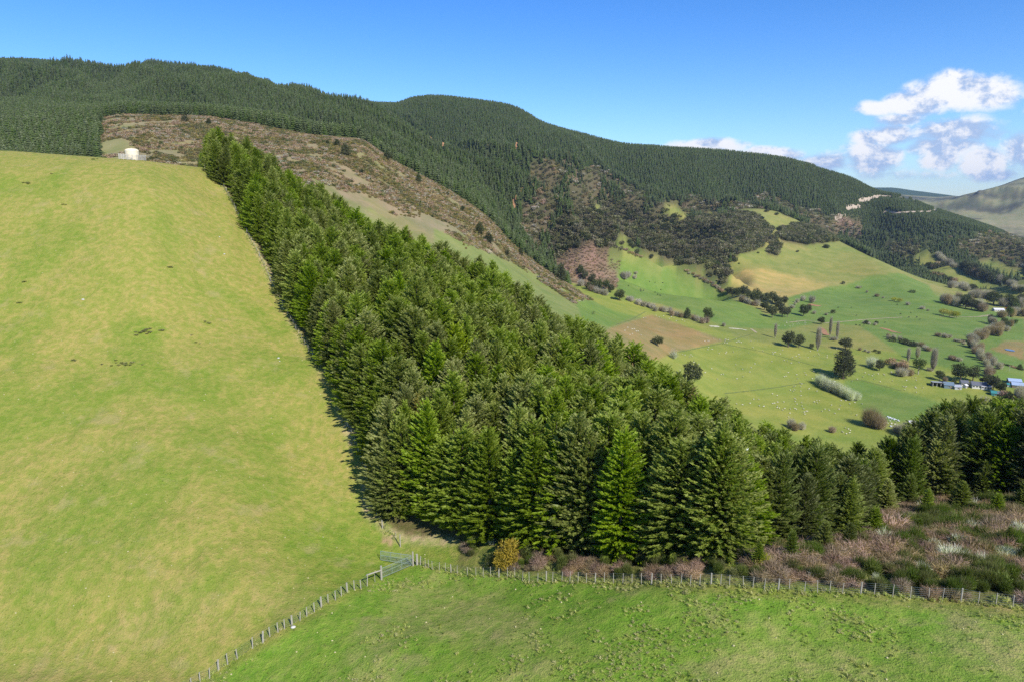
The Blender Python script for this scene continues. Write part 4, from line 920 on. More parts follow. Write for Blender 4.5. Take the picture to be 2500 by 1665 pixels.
for q in ((1940, 1030), (1985, 1035), (2030, 1035)): sh('olive', V_(*q), 13, 18, 'yellow-green hedge bush under the leafless tree', 'hedge_bush', 'yellow-green hedge under the leafless tree')
vt('willb', V_(880, 1140), 58, 52, 'large brown leafless tree near the white stacked items', 'bare_tree')
vt('willb', V_(965, 1165), 44, 40, 'brown leafless tree right of the large leafless one', 'bare_tree')
vt('willb', V_(515, 1197), 20, 22, 'small brown bare tree on the bank left of the large leafless tree', 'bare_tree')
vt('will', V_(120, 1155), 30, 24, 'grey bare tree in the clump at the plantation foot, left one', 'bare_tree')
vt('willb', V_(160, 1180), 26, 24, 'brownish bare tree in the clump at the plantation foot, middle one', 'bare_tree')
vt('will', V_(225, 1170), 24, 22, 'grey bare tree in the clump at the plantation foot, right one', 'bare_tree')
for q, h in (((1210, 1235), 42), ((1300, 1240), 46), ((1370, 1230), 52), ((1420, 1240), 50), ((1150, 1200), 26)): vt('will', V_(*q), h, 38, 'hazy grey leafless tree behind the conifers on the right', 'bare_tree', 'grey leafless trees behind the right conifers', ymin=250)
# tree band along the stream on the right
band = [V_(2010, 660), V_(2040, 590), V_(2000, 520), V_(1930, 480), V_(1900, 420), V_(1880, 360), V_(1900, 310), V_(1960, 300), V_(2010, 250), V_(2070, 280), V_(2130, 230)]
row(vt, ['will', 'willb', 'willb'], band, 34, 26, 22, 'brown-grey bare tree in the dense band along the stream', 'bare_tree', 'bare trees in the band along the stream', 7, cat_='tree')
row(vt, ['will', 'willb', 'olive'], [V_(2000, 160), V_(2060, 150), V_(2120, 190), V_(2200, 170), V_(2230, 230), V_(2180, 250)], 14, 20, 18, 'bare tree scattered above the stream band below the white roof', 'bare_tree', 'scattered bare trees below the white roof', 8, cat_='tree')
row(sh, ['tawny', 'brownish', 'olive'], [V_(2150, 840), V_(2230, 880), V_(2300, 930), V_(2352, 1000)], 14, 15, 18, 'tawny shrub in the roadside hedge at the right edge', 'hedge_shrub', 'tawny shrubs in the roadside hedge')
row(vt, ['will', 'willb'], [V_(2280, 880), V_(2330, 900)], 3, 38, 34, 'leafless tree beside the roadside hedge at the right edge', 'bare_tree', 'leafless trees beside the roadside hedge', 3, cat_='tree')
row(sh, ['dark', 'brownish'], [V_(2120, 545), V_(2200, 560), V_(2300, 590), V_(2352, 600)], 9, 5, 12, 'low dark shrub in the thin hedge across the right green field', 'hedge_shrub', 'low shrubs in the thin right hedge', 1.5)
vt('cone', V_(2312, 588), 12, 12, 'small dark tree in the thin hedge of the right green field', 'pointed_tree')
for q, w in (((1580, 1065), 24), ((1640, 1082), 24), ((1705, 1092), 22)): vt('yel', R_(*q), 18, w, 'bright yellow-green willow in the group of three on the green slope', 'yellow_willow', 'three yellow-green willows')
for q in ((1110, 928), (1165, 938)): vt('yel', R_(*q), 10, 16, 'low yellow-green willow on the green hill foot', 'yellow_willow', 'pair of low yellow-green willows')
row(vt, ['round', 'willb', 'will', 'round'], [R_(1560, 945), R_(1640, 960), R_(1720, 985), R_(1790, 985), R_(1880, 1010), R_(1960, 1030)], 13, 32, 26, 'tree in the shelter row across the green slope left of the white roof', 'shelter_tree', 'shelter row left of the white roof', 4, cat_='tree')
row(vt, ['will'], [R_(1650, 790), R_(1720, 800), R_(1790, 830)], 6, 18, 22, 'violet-grey leafless tree in the clump above the shelter row', 'bare_tree', 'violet-grey leafless trees above the shelter row', 4, cat_='tree')
row(vt, ['will', 'will', 'willb'], [R_(1850, 880), R_(1950, 900), R_(2040, 900)], 8, 22, 26, 'violet-grey leafless tree in the large clump on the right', 'bare_tree', 'violet-grey leafless trees in the large right clump', 4, cat_='tree')
vt('round', R_(1860, 820), 16, 22, 'dark tree rising above the large violet-grey clump', 'round_tree')
vt('round', R_(2060, 960), 34, 42, 'big rounded olive-dark tree left of the white roof', 'round_tree')
row(vt, ['round', 'round', 'will'], [R_(2170, 970), R_(2250, 990), R_(2330, 960), R_(2350, 1000)], 7, 30, 28, 'tree standing behind the white-roofed house at the right edge', 'garden_tree', 'trees behind the white-roofed house', 4, cat_='tree')
row(vt, ['will', 'willb', 'olive'], [R_(2150, 1080), R_(2230, 1080), R_(2300, 1050), R_(2340, 1090)], 8, 24, 24, 'bare tree in the thicket in front of the white-roofed house', 'bare_tree', 'thicket in front of the white-roofed house', 5, cat_='tree')
g_ = T_(1385, 322); sh('dark', g_, 4, 4, 'small dark bush beside the white roof', 'garden_bush')
SHR['red'] = lobes_mesh('red_shrub', M_RED, [(0, 0, .5, .5, .5, .4)], 200, (.2, .12), 99); sh('red', T_(1385, 326), 7, 11, 'red-leaved bush beside the white-roofed house', 'red_bush')
row(sh, ['dark', 'brownish'], [R_(1490, 685), R_(1560, 705), R_(1620, 735), R_(1680, 750)], 8, 14, 18, 'dark shrub in the hedge at the crest foot of the pasture hill', 'hedge_shrub', 'dark shrubs at the pasture hill foot')
row(sh, ['dark', 'dark', 'brownish'], [R_(1420, 620), R_(1470, 610), R_(1530, 610), R_(1570, 600)], 9, 15, 18, 'dark bush in the clump beyond the pasture hill crest', 'round_bush', 'dark bush clump beyond the pasture hill')
row(sh, ['dark'], [R_(1250, 575), R_(1300, 580)], 3, 8, 11, 'small dark bush just beyond the pasture hill crest', 'round_bush', 'small dark bushes beyond the crest')
row(vt, ['will'], [R_(1530, 520), R_(1600, 560), R_(1680, 600)], 7, 16, 18, 'pale grey leafless tree on the rise below the pine slope', 'bare_tree', 'pale leafless trees below the pine slope', 3, cat_='tree')
row(vt, ['round', 'cone', 'willb'], [R_(1750, 620), R_(1850, 680), R_(1950, 720), R_(2040, 740)], 14, 24, 20, 'tree in the belt running down the far green slope', 'belt_tree', 'dark trees in the belt on the far slope', 4, cat_='tree')
row(vt, ['will', 'round', 'will'], [R_(2080, 745), R_(2160, 770), R_(2240, 790), R_(2290, 830), R_(2345, 850)], 11, 20, 18, 'tree in the lower part of the far belt', 'belt_tree', 'trees in the lower part of the far belt', 4, cat_='tree')
for q, h, w, k in (((770, 805), 8, 18, 'grey'), ((850, 845), 8, 8, 'grey'), ((945, 885), 10, 16, 'greyb'), ((1005, 898), 6, 8, 'grey'), ((1240, 965), 11, 14, 'grey'), ((1380, 1005), 11, 18, 'grey'), ((1435, 1020), 6, 9, 'grey'), ((620, 765), 9, 9, 'dark'), ((525, 1045), 12, 12, 'dark'), ((345, 1045), 9, 11, 'grey'), ((460, 1060), 8, 12, 'grey'), ((1285, 845), 8, 16, 'olive'), ((1400, 708), 5, 6, 'dark'), ((1470, 712), 7, 9, 'grey')):
    sh(k, R_(*q), h, w, 'small isolated shrub dotted on the wide green slope', 'shrub', 'isolated shrubs on the wide green slope')
for q, h, w in (((460, 420), 11, 15), ((185, 458), 6, 8)): sh('dark', R_(*q), h, w, 'lone dark round bush on the open pasture hill', 'round_bush', 'lone bushes on the pasture hill')
for q, h, w in (((1660, 490), 9, 14), ((1730, 512), 8, 12), ((1770, 600), 8, 8), ((1755, 628), 7, 8), ((1585, 745), 12, 16), ((1600, 782), 5, 7), ((1440, 840), 12, 14), ((1465, 857), 4, 5), ((2083, 745), 10, 15)): sh('dark', S3(*q), h, w, 'dark round bush near the native bush on the pasture hill', 'round_bush', 'dark bushes round the native bush')
for q, h, w, kk in (((708, 585), 30, 24, 'cone'), ((648, 515), 17, 17, 'cone'), ((580, 508), 12, 11, 'cone'), ((1008, 622), 24, 26, 'round'), ((1225, 775), 22, 16, 'cone'), ((1538, 978), 14, 12, 'round'), ((1720, 1200), 26, 20, 'cone'), ((1660, 1140), 30, 22, 'cone'), ((1735, 1205), 18, 16, 'cone'), ((1850, 1295), 16, 14, 'round'), ((1950, 1300), 24, 12, 'cone'), ((1430, 865), 9, 8, 'round'), ((820, 712), 12, 14, 'round')):
    vt(kk, SS(*q), h, w, 'isolated dark pine rising from the brown scrub on the spur', 'pine_tree', 'isolated pines on the scrub spur')
for q, h, w in (((1478, 585), 18, 19), ((1665, 605), 15, 14)):
    vt('cone', cL(q)[0], h, w, 'dark conifer at the top of the scrub slope behind the tank', 'pine_tree', 'conifers at the top of the scrub slope')
for q, h, w in (((785, 605), 9, 9), ((860, 607), 9, 8), ((670, 642), 10, 9), ((893, 628), 7, 7), ((965, 658), 10, 9), ((1484, 1143), 8, 6), ((1500, 1165), 6, 6), ((1512, 1185), 6, 6), ((1547, 1222), 8, 6), ((1563, 1247), 7, 6), ((1578, 1225), 5, 5), ((1430, 1088), 5, 4)):
    sh('tawny', SS(*q), h, w, 'small rounded tawny bush on the grassy face of the spur', 'tawny_bush', 'tawny bushes on the face of the spur')
def clump(kind, c, rx, ry, n, h, w, label, name, group):
    for i in range(n):
        a = random.random()*6.28; q = math.sqrt(random.random()); sh(kind, (c[0]+math.cos(a)*q*rx, c[1]+math.sin(a)*q*ry), h*random.uniform(.7, 1.2), w*random.uniform(.7, 1.3), label, name, group)
for c, rx, ry, n in ((SS(1180, 975), 34, 18, 34), (SS(1290, 985), 28, 14, 14), (SS(905, 870), 14, 7, 8), (SS(1060, 930), 10, 4, 6), (cL((1180, 740))[0], 34, 14, 26)):
    clump('tawny', c, rx, ry, n, 4.5, 8, 'low tawny-green bush in a spreading patch on the spur', 'tawny_bush', 'tawny bush patches on the spur')
# ------------------------------------------------------------------ animals, buildings, tracks
def blob(m, c, r, n=7, k=5, mi=0, sq=1.0):
    V = []; F = []
    for i in range(k+1):
        th = math.pi*i/k
        for j in range(n):
            a = 6.283*j/n; V.append((c[0]+r[0]*math.cos(th), c[1]+r[1]*math.sin(th)*math.cos(a), c[2]+r[2]*math.sin(th)*math.sin(a)))
    for i in range(k):
        for j in range(n): F.append((i*n+j, i*n+(j+1) % n, (i+1)*n+(j+1) % n, (i+1)*n+j))
    m.add(V, F, mi)
M_WOOL = pmat('sheep_wool', (.72, .68, .55), .95, .1, 8); M_FACE = pmat('sheep_face', (.55, .50, .42), .9, .1, 8); M_COW = pmat('black_cattle_hide', (.018, .015, .014), .7, .2, 5)
def animal(name, L, mb, mh, fleece):
    m = MB(); s = L
    blob(m, (0, 0, .56*s), (.46*s, .24*s, .25*s) if fleece else (.48*s, .19*s, .23*s)); blob(m, (.30*s, 0, .60*s), (.2*s, .19*s, .22*s))
    m.tube([(.38*s, 0, .64*s), (.52*s, 0, .74*s)] if not fleece else [(.38*s, 0, .62*s), (.5*s, 0, .66*s)], [.11*s, .08*s], 6, 0)
    blob(m, (.60*s, 0, (.74 if not fleece else .66)*s), (.13*s, .065*s, .075*s), mi=1)
    for y in (-1, 1): m.add([(.53*s, y*.05*s, .72*s), (.55*s, y*.14*s, .72*s), (.5*s, y*.06*s, .78*s)], [(0, 1, 2)], 1)
    for x, y in ((.30, .11), (.30, -.11), (-.30, .11), (-.30, -.11)):
        m.tube([(x*s, y*s, .46*s), ((x-.02)*s, y*s, .24*s), (x*s, y*s, 0)], [.055*s, .035*s, .028*s], 5, 1)
    m.tube([(-.46*s, 0, .66*s), (-.52*s, 0, .42*s)], [.025*s, .015*s], 4, 0)
    return m.build(name, [mb, mh], True)
SHEEP = animal('sheep', 1.25, M_WOOL, M_FACE, True); COWM = animal('cow', 2.2, M_COW, M_COW, False)
def beast(me, name, p, label, category, group, ymin=350):
    g = ground(p[0], p[1], ymin)
    if g is None: return
    e = .5; nx = float(H(g.x+e, g.y)-H(g.x-e, g.y)); 
    o = link(name, me, None, g, (0, 0, random.random()*6.28)); tag(o, label, category, group)
LSH = 'white sheep grazing loose in the valley fields'; GSH = 'sheep grazing in the valley fields'
for c, rx, ry, n, poly in ((E(1250, 820), 60, 8, 20, 0), (E(480, 560), 55, 5, 10, 0), (E(700, 600), 60, 10, 10, 0), (E(1300, 1000), 160, 30, 22, 0), (E(1350, 1180), 150, 30, 12, 0), (E(1800, 1500), 110, 14, 22, 0), (E(1900, 1380), 60, 15, 8, 0), (E(1950, 640), 50, 8, 18, 0), (V_(150, 480), 70, 20, 16, 0), (V_(300, 700), 80, 30, 22, 0), (V_(600, 960), 70, 25, 16, 0), (V_(120, 980), 45, 20, 14, 0), (V_(1000, 680), 90, 16, 22, 0), (V_(1250, 790), 40, 12, 8, 0), (E(200, 720), 30, 14, 9, 0), (V_(620, 1190), 30, 8, 7, 0), (V_(1080, 1110), 16, 7, 7, 0), (V_(560, 450), 50, 12, 8, 0)):
    for i in range(n):
        a = random.random()*6.28; q = random.random()**.6; beast(SHEEP, 'sheep', (c[0]+math.cos(a)*rx*q, c[1]+math.sin(a)*ry*q), LSH, 'sheep', GSH)
for q in ((385, 186), (445, 188), (528, 200), (155, 225), (288, 265), (290, 282), (318, 276), (508, 269), (445, 295), (475, 320), (502, 330)): beast(COWM, 'cow', E(*q), 'black cow grazing on the middle green field below the bush', 'cow', 'black cattle on the middle green field')
for q in ((345, 370), (360, 426), (758, 400), (195, 570), (1140, 965), (1172, 1054), (1252, 1086), (1328, 1086), (1357, 1104), (1270, 1043), (700, 993), (572, 994), (750, 1068), (1022, 1135), (820, 1162), (780, 1165), (745, 1160)): beast(COWM, 'cow', R_(*q), 'black cow on the wide green slope at the right', 'cow', 'black cattle on the right slopes')
M_WH = pmat('white_painted_wall', (.78, .76, .70), .6, .05, 2); M_TIN = pmat('pale_iron_roof', (.62, .64, .66), .35, .08, 3, 0, .5, .3); M_BLUER = pmat('blue_grey_iron_roof', (.22, .30, .36), .4, .08, 3, 0, .5, .2)
M_GREYR = pmat('slate_grey_roof', (.16, .17, .20), .6, .1, 3); M_TEAL = pmat('teal_roof', (.06, .26, .26), .5, .1, 3); M_PBLUE = pmat('pale_blue_roof', (.50, .62, .80), .4, .05, 3, 0, .5, .2)
M_GLASS = pmat('dark_window_glass', (.03, .04, .05), .08, .1, 3, 0, .8); M_WHR = pmat('white_roof', (.82, .80, .84), .5, .04, 3); M_TIMB = pmat('brown_timber_wall', (.26, .20, .14), .8, .15, 4)
def house(name, label, p, wpx, wall, roof, dpth=7.0, hw=2.6, rh=1.6, yaw=-.35, openf=False, category='house', windows=3, ymin=350):
    g = ground(p[0], p[1], ymin)
    if g is None: return
    Wd = wpx*depth(g)/FOC; o = thing(name, label, category, (g.x, g.y, g.z-.3), yaw)
    m = MB(); hw_ = hw+.3
    if openf:
        m.box((0, dpth/2-.1, hw_/2), (Wd, .2, hw_)); m.box((-Wd/2+.1, 0, hw_/2), (.2, dpth-.42, hw_)); m.box((Wd/2-.1, 0, hw_/2), (.2, dpth-.42, hw_))
        nb = 4
        link('wall', m.build('wall', [wall]), o)
        for i in range(nb):
            pm = MB(); pm.box((-Wd/2+.3+(Wd-.6)*i/(nb-1), -dpth/2+.15, hw_/2), (.22, .22, hw_-.02)); link('post', pm.build('post', [M_WH]), o)
    else:
        x, y = Wd/2, dpth/2
        m.add([(-x, -y, 0), (x, -y, 0), (x, y, 0), (-x, y, 0), (-x, -y, hw_), (x, -y, hw_), (x, y, hw_), (-x, y, hw_), (-x, 0, hw_+rh-.08), (x, 0, hw_+rh-.08)],
              [(0, 1, 5, 4), (1, 2, 6, 9, 5), (2, 3, 7, 6), (3, 0, 4, 8, 7)])
        link('wall', m.build('wall', [wall]), o)
        for i in range(windows):
            wx_ = -Wd/2+Wd*(i+.5)/windows
            f = MB(); f.box((wx_, -dpth/2-.03, hw_*.6), (1.5, .08, 1.15)); fr = link('window', f.build('window', [M_WH]), o)
            gl = MB(); gl.box((wx_, -dpth/2-.08, hw_*.6), (1.25, .04, .9)); link('pane', gl.build('pane', [M_GLASS]), fr)
        d = MB(); d.box((Wd*.18, -dpth/2-.03, 1.35), (.95, .07, 2.1)); link('door', d.build('door', [M_TIMB]), o)
    r = MB(); x, y, e = Wd/2+.4, dpth/2+.45, .14
    if openf: r.add([(-x, -y, hw_+rh*.5), (x, -y, hw_+rh*.5), (x, y, hw_+.02), (-x, y, hw_+.02), (-x, -y, hw_+rh*.5+e), (x, -y, hw_+rh*.5+e), (x, y, hw_+.02+e), (-x, y, hw_+.02+e)], [(3, 2, 1, 0), (4, 5, 6, 7), (0, 1, 5, 4), (1, 2, 6, 5), (2, 3, 7, 6), (3, 0, 4, 7)])
    else:
        zl = hw_-.22
        r.add([(-x, -y, zl), (x, -y, zl), (x, 0, hw_+rh), (-x, 0, hw_+rh), (-x, y, zl), (x, y, zl), (-x, -y, zl+e), (x, -y, zl+e), (x, 0, hw_+rh+e), (-x, 0, hw_+rh+e), (-x, y, zl+e), (x, y, zl+e)],
              [(0, 3, 2, 1), (3, 4, 5, 2), (6, 7, 8, 9), (9, 8, 11, 10), (0, 1, 7, 6), (4, 10, 11, 5), (0, 6, 9, 3), (3, 9, 10, 4), (1, 2, 8, 7), (2, 5, 11, 8)])
    link('roof', r.build('roof', [roof]), o)
    return o
house('open_shed', 'long open-fronted farm shed with a pale iron roof', H_(370, 580), 27, M_TIMB, M_TIN, 7, 3.0, 1.6, -.32, True, 'shed')
house('farm_shed', 'shed with a blue-grey iron roof beside the open shed', H_(600, 610), 21, M_BLUER, M_BLUER, 8, 2.8, 1.8, -.32, category='shed', windows=1)
house('farm_shed', 'small pale curved-looking iron shed at the field edge', H_(790, 635), 16, M_TIN, M_TIN, 7, 2.2, 1.1, -.1, category='shed', windows=1)
house('white_house', 'small white house tucked under the big dark evergreens', H_(965, 560), 15, M_WH, M_GREYR, 7, 3.0, 1.2, -.3)
house('farmhouse', 'farmhouse with a slate grey roof and white walls', H_(1300, 610), 32, M_WH, M_GREYR, 10, 2.9, 2.0, -.35, windows=5)
house('house_wing', 'white flat-fronted wing standing right of the farmhouse', H_(1460, 640), 22, M_WH, M_WHR, 7, 2.8, .9, -.3, windows=4)
house('white_shed', 'tiny white hut in the farm garden', H_(1000, 620), 6, M_WH, M_WHR, 3, 2.2, .8, .3, category='hut', windows=1)
house('teal_shed', 'low shed with a teal roof below the farm trees', H_(1680, 780), 17, M_TEAL, M_TEAL, 7, 2.0, 1.3, -.45, category='shed', windows=1)
house('grey_shed', 'dark grey shed at the right end of the farm buildings', H_(1790, 800), 10, M_GREYR, M_GREYR, 6, 2.0, 1.2, -.45, category='shed', windows=1)
house('blue_shed', 'upper shed with a pale blue roof at the right edge', H_(2120, 520), 26, M_TIMB, M_PBLUE, 8, 2.6, 1.5, -.4, category='shed', windows=2)
house('blue_shed', 'lower long shed with a pale blue roof at the right edge', H_(2240, 610), 32, M_TIMB, M_PBLUE, 9, 2.6, 1.5, -.5, category='shed', windows=2)
house('teal_shed', 'flat teal-grey roofed shed between the pale blue sheds', H_(2030, 590), 14, M_WH, M_TEAL, 6, 2.0, .8, -.4, category='shed', windows=1)
house('white_house', 'white-roofed house beside the red bush in the far valley', T_(1190, 352), 22, M_WH, M_WHR, 10, 2.8, 1.8, -.2, windows=4)
house('tin_hut', 'small shed with a white roof and rusty wall beyond the leafless trees', (2225, 1037), 13, pmat('rust_red_wall', (.35, .12, .09), .8), M_WHR, 5, 2.2, .9, -.2, category='hut', windows=1)
house('hut', 'tiny white hut among the dark trees under the pine slope', R_(1842, 506), 7, M_WH, M_WHR, 5, 2.6, 1.2, 0, category='hut', windows=1, ymin=1000)
# wrapped items laid in a row
M_BAG = pmat('white_plastic_wrap', (.70, .74, .80), .35, .1, 3, 0, .5)
bm_ = MB(); blob(bm_, (0, 0, .35), (.75, .5, .42), 10, 6); BAG = bm_.build('wrapped_bale', [M_BAG], True)
for i in range(22):
    f = i/21; p = (2165+30*f+random.gauss(0, .8), 1019+8.5*f+random.uniform(-2.2, 2.0)); g = ground(*p, 350)
    o = link('wrapped_bale', BAG, None, g, (0, 0, random.random()*3)); k = random.uniform(.6, 1.0); o.scale = (k, k, k)
    tag(o, 'white wrapped bundle in the long heap beyond the brown leafless tree', 'bundle', 'white wrapped bundles in the heap')
for p in ((2176, 1042), (2174, 1041)): 
    g = ground(*p, 350); o = link('wrapped_bale', BAG, None, g, (0, 0, 1)); o.scale = (1.6, 1.3, 1.2); tag(o, 'white bundle on the bright grass below the heap', 'bundle', 'white bundles below the heap')
def polepx(p, hpx, label, name='power_pole'):
    g = ground(*p, 350); h = hpx*depth(g)/FOC; o = thing(name, label, 'pole', g)
    m = MB(); m.tube([(0, 0, -.5), (0, 0, h)], [.16, .11], 8); link('shaft', m.build('shaft', [M_BARKP]), o)
    m = MB(); m.box((0, 0, h-.7), (2.0, .12, .14)); link('crossarm', m.build('crossarm', [M_BARKP]), o)
polepx(H_(2012, 240), 14, 'pale power pole in the right green field by the thin hedge')
polepx(T_(908, 612), 8, 'pale pole at the head of the stream trees')
# tracks and bare banks, laid just over the ground
M_TRK = pmat('pale_track_dirt', (.44, .36, .22), .95, .15, .3); M_CLAY = pmat('orange_clay', (.42, .22, .11), .95, .2, .2); M_CUT = pmat('pale_cut_rock', (.46, .37, .27), .95, .2, .1); M_STR = pmat('pale_stones', (.60, .56, .40), .9, .2, .5)
def ribbon(name, label, pts, wid, mat, lift=.12, ymin=400, ragged=0.0, n=None):
    P = np.array(pts, float); d = np.concatenate([[0], np.cumsum(np.hypot(*np.diff(P, axis=0).T))]); n = n or int(d[-1]/3)+3
    C = []
    for s in np.linspace(0, d[-1], n):
        g = ground(np.interp(s, d, P[:, 0]), np.interp(s, d, P[:, 1]), ymin)
        if g is not None and (not C or abs(g.y-C[-1].y) < 160): C.append(g)
    if len(C) < 2: return
    V = []
    for i, c in enumerate(C):
        t = (C[min(i+1, len(C)-1)]-C[max(i-1, 0)]); s = Vector((-t.y, t.x, 0)).normalized()
        w = wid*(1+ragged*random.uniform(-.7, 1))*(.5 if i in (0, len(C)-1) else 1)
        for k in (-.5, 0, .5):
            q = c+s*w*k; V.append((q.x, q.y, float(H(q.x, q.y))+lift))
    F = [(i*3+k, i*3+k+1, i*3+k+4, i*3+k+3) for i in range(len(C)-1) for k in (0, 1)]
    tag(link(name, mesh_from(name, V, F, [mat], True)), kind='structure')
ribbon('farm_track', '', [R_(100, 1130), R_(270, 1110), R_(450, 1135), R_(580, 1125), R_(800, 1105), R_(1000, 1090), R_(1190, 1080)], 2.6, M_TRK)
ribbon('farm_track', '', [T_(430, 472), T_(600, 478), T_(800, 470), T_(950, 460), T_(1030, 425)], 2.2, M_TRK)
ribbon('farm_track', '', [R_(1540, 1075), R_(1900, 1078), R_(2030, 1055)], 2.0, M_TRK)
ribbon('clay_bank', '', [R_(290, 955), R_(340, 965), R_(400, 975)], 11, M_CLAY, .2, ragged=.4)
ribbon('clay_bank', '', [V_(405, 200), V_(430, 240), V_(470, 270)], 7, M_CLAY, .2, ragged=.4)
ribbon('clay_bank', '', [V_(975, 200), V_(1040, 215), V_(1110, 240), V_(1170, 250)], 5, M_CLAY, .2, ragged=.5)
ribbon('stream_stones', '', [E(1040, 658), E(1100, 662), E(1150, 665)], 4.5, M_STR, .15, ragged=.4)
ribbon('stream_stones', '', [E(1250, 682), E(1300, 684), E(1380, 690), E(1450, 705)], 3, M_STR, .15, ragged=.5)
ribbon('farm_track', '', [E(1490, 685), E(1520, 705), E(1555, 730)], 3, M_TRK, .15)
ribbon('hill_track', '', [SS(1680, 1250), SS(1740, 1262), SS(1810, 1275)], 3.5, M_TRK, .2)
CC = lambda x, y: (1900+x*.2614, 150+y*.2614)
ribbon('forest_road', '', [CC(530, 1475), CC(570, 1460), CC(630, 1437)], 11.2, M_CUT, .5, 1100, .5)
ribbon('forest_road', '', [CC(635, 1380), CC(700, 1362), CC(765, 1352)], 8.6, M_CUT, .5, 1100, .5)
ribbon('forest_road', '', [CC(750, 1308), CC(820, 1292), CC(905, 1268), CC(950, 1258), CC(1060, 1264)], 9.9, M_CUT, .5, 1100, .6)
ribbon('forest_road', '', [CC(980, 1420), CC(1005, 1400), CC(1100, 1418), CC(1200, 1410), CC(1340, 1406), CC(1410, 1406), CC(1480, 1380)], 6.6, M_CUT, .5, 1100, .6)
ribbon('forest_road', '', [CC(1120, 1270), CC(1200, 1276), CC(1285, 1280)], 5.3, M_CUT, .5, 1100, .5)
# pond water
g = ground(*T_(1440, 1180), 350)
if g is not None:
    n = 20; V = [(g.x+3.6*math.cos(i*6.283/n)*(1+.15*math.sin(i*2)), g.y+6*math.sin(i*6.283/n), g.z+.5) for i in range(n)]
    m = bpy.data.materials.new('pond_water'); m.use_nodes = True; b = m.node_tree.nodes['Principled BSDF']; b.inputs['Base Color'].default_value = (.12,.15,.2,1); b.inputs['Roughness'].default_value = .06
    tag(link('pond', mesh_from('pond', V, [tuple(range(n))], [m])), kind='structure')

for P_, w_ in (([(1051,335),(1054,342)], 16), ([(1190,354),(1193,368)], 7), ([(1262,349),(1260,366)], 6), ([(1275,462),(1273,476),(1258,490),(1256,511)], 8), ([(1083,350),(1081,366)], 6)):
    ribbon('bare_slip', '', P_, w_, M_CLAY, .5, 1000, .6, 6)

M_EDGE = pmat('worn_field_edge', (.17,.21,.05), .95, .2, .3)
for P_ in ([E(700, 940), E(900, 900), E(1180, 845), E(1400, 775), E(1530, 735)], [E(1180, 850), E(1600, 930), E(1900, 1010), E(2230, 1100)], [E(1200, 1392), E(1450, 1365), E(1700, 1335), E(2090, 1275)], [E(20, 640), E(180, 590), E(340, 500)], [V_(620, 690), V_(800, 700), V_(1000, 750), V_(1180, 800)]):
    ribbon('field_boundary', '', P_, 1.3, M_EDGE, .1, 350, .3)
# ------------------------------------------------------------------ near ground: fences, gates, tank, scrub, grass
def gp(px, py, ymin=20):
    g = ground(px, py, ymin); return g
def post_part(parent, base, h, r, mat, lean=None, square=False, name='post', n=7):
    lean = lean or (random.gauss(0, .04), random.gauss(0, .03))
    m = MB(); top = (lean[0]*h, lean[1]*h, h)
    if square:
        m.tube([(0, 0, -.3), top], [r*1.2, r*1.15], 4)
    else: m.tube([(0, 0, -.3), (lean[0]*h*.5, lean[1]*h*.5, h*.5), top], [r, r*.97, r*.9], n)
    o = link(name, m.build(name, [mat]), parent, base-parent.location); return Vector(top)+base
def fence(name, label, bases, hts, wires=5, every=6, thick=.085, batten=.03, root=None, group=None):
    o = thing(name, label, 'fence', bases[0], 0, group); tops = []
    for i, (b, h) in enumerate(zip(bases, hts)):
        big = every and i % every == 0
        tops.append(post_part(o, b, h*(1.06 if big else 1), thick if big else batten, M_POST, square=not big, name='post' if big else 'batten'))
    for k in range(wires):
        f = .18+.78*k/(wires-1); pts = [b.lerp(t, f)-o.location for b, t in zip(bases, tops)]
        m = MB(); m.tube(pts, .006, 3, cap=False); link('wire', m.build('wire', [M_WIRE]), o)
    return o, tops
cQ = crop(1700, 1350, .3397)
RF = cG((827,840),(885,875),(925,875),(970,900),(1048,910),(1122,915),(1185,935),(1253,940),(1370,965),(1470,970),(1550,975),(1637,972),(1733,985),(1833,982),(1917,985),(2000,1022),(2082,1038),(2180,1048),(2278,1036),(2350,1034))
RF += [(1371, 1420), (1391, 1421), (1411, 1421), (1432, 1422), (1453, 1423), (1475, 1424), (1497, 1424), (1520, 1425), (1543, 1425), (1566, 1426), (1590, 1427), (1614, 1427), (1640, 1428), (1662, 1428), (1685, 1429)]
RF += cQ((25,236),(105,232),(172,234),(238,240),(340,244),(405,248),(487,262),(587,270),(668,268),(775,284),(873,282),(957,283),(1048,292),(1180,298),(1277,302),(1410,312),(1537,330),(1668,335),(1765,340),(1900,350),(2025,362),(2150,380),(2275,388),(2350,396),(2480,408),(2620,420))
RFB = [gp(*p) for p in RF]
fence('wire_fence', 'long post and wire fence running right from the gate in front of the scrub', RFB, [1.12*random.uniform(.93, 1.05) for _ in RFB], 6, 6, .07, .028)
LFP = cF((0,1690),(80,1625),(168,1568),(265,1530),(360,1445),(458,1380),(560,1325),(718,1212),(825,1155),(900,1090),(985,1045),(1052,1008),(1130,975),(1210,922),(1285,880),(1365,832),(1438,780),(1508,735),(1585,710),(1648,670),(1710,630),(1783,600),(1855,590))
LFB = [gp(*p) for p in LFP]
sb_ = gp(*cF((1915, 560))[0]); gpl = gp(*cF((2068, 492))[0]); gpr = gp(*cG((742, 852))[0])
fence('wire_fence', 'post and wire fence climbing from the lower left up to the gate', LFB+[sb_], [1.15*random.uniform(.9, 1.06) for _ in LFB]+[1.5], 5, 4, .10, .05)
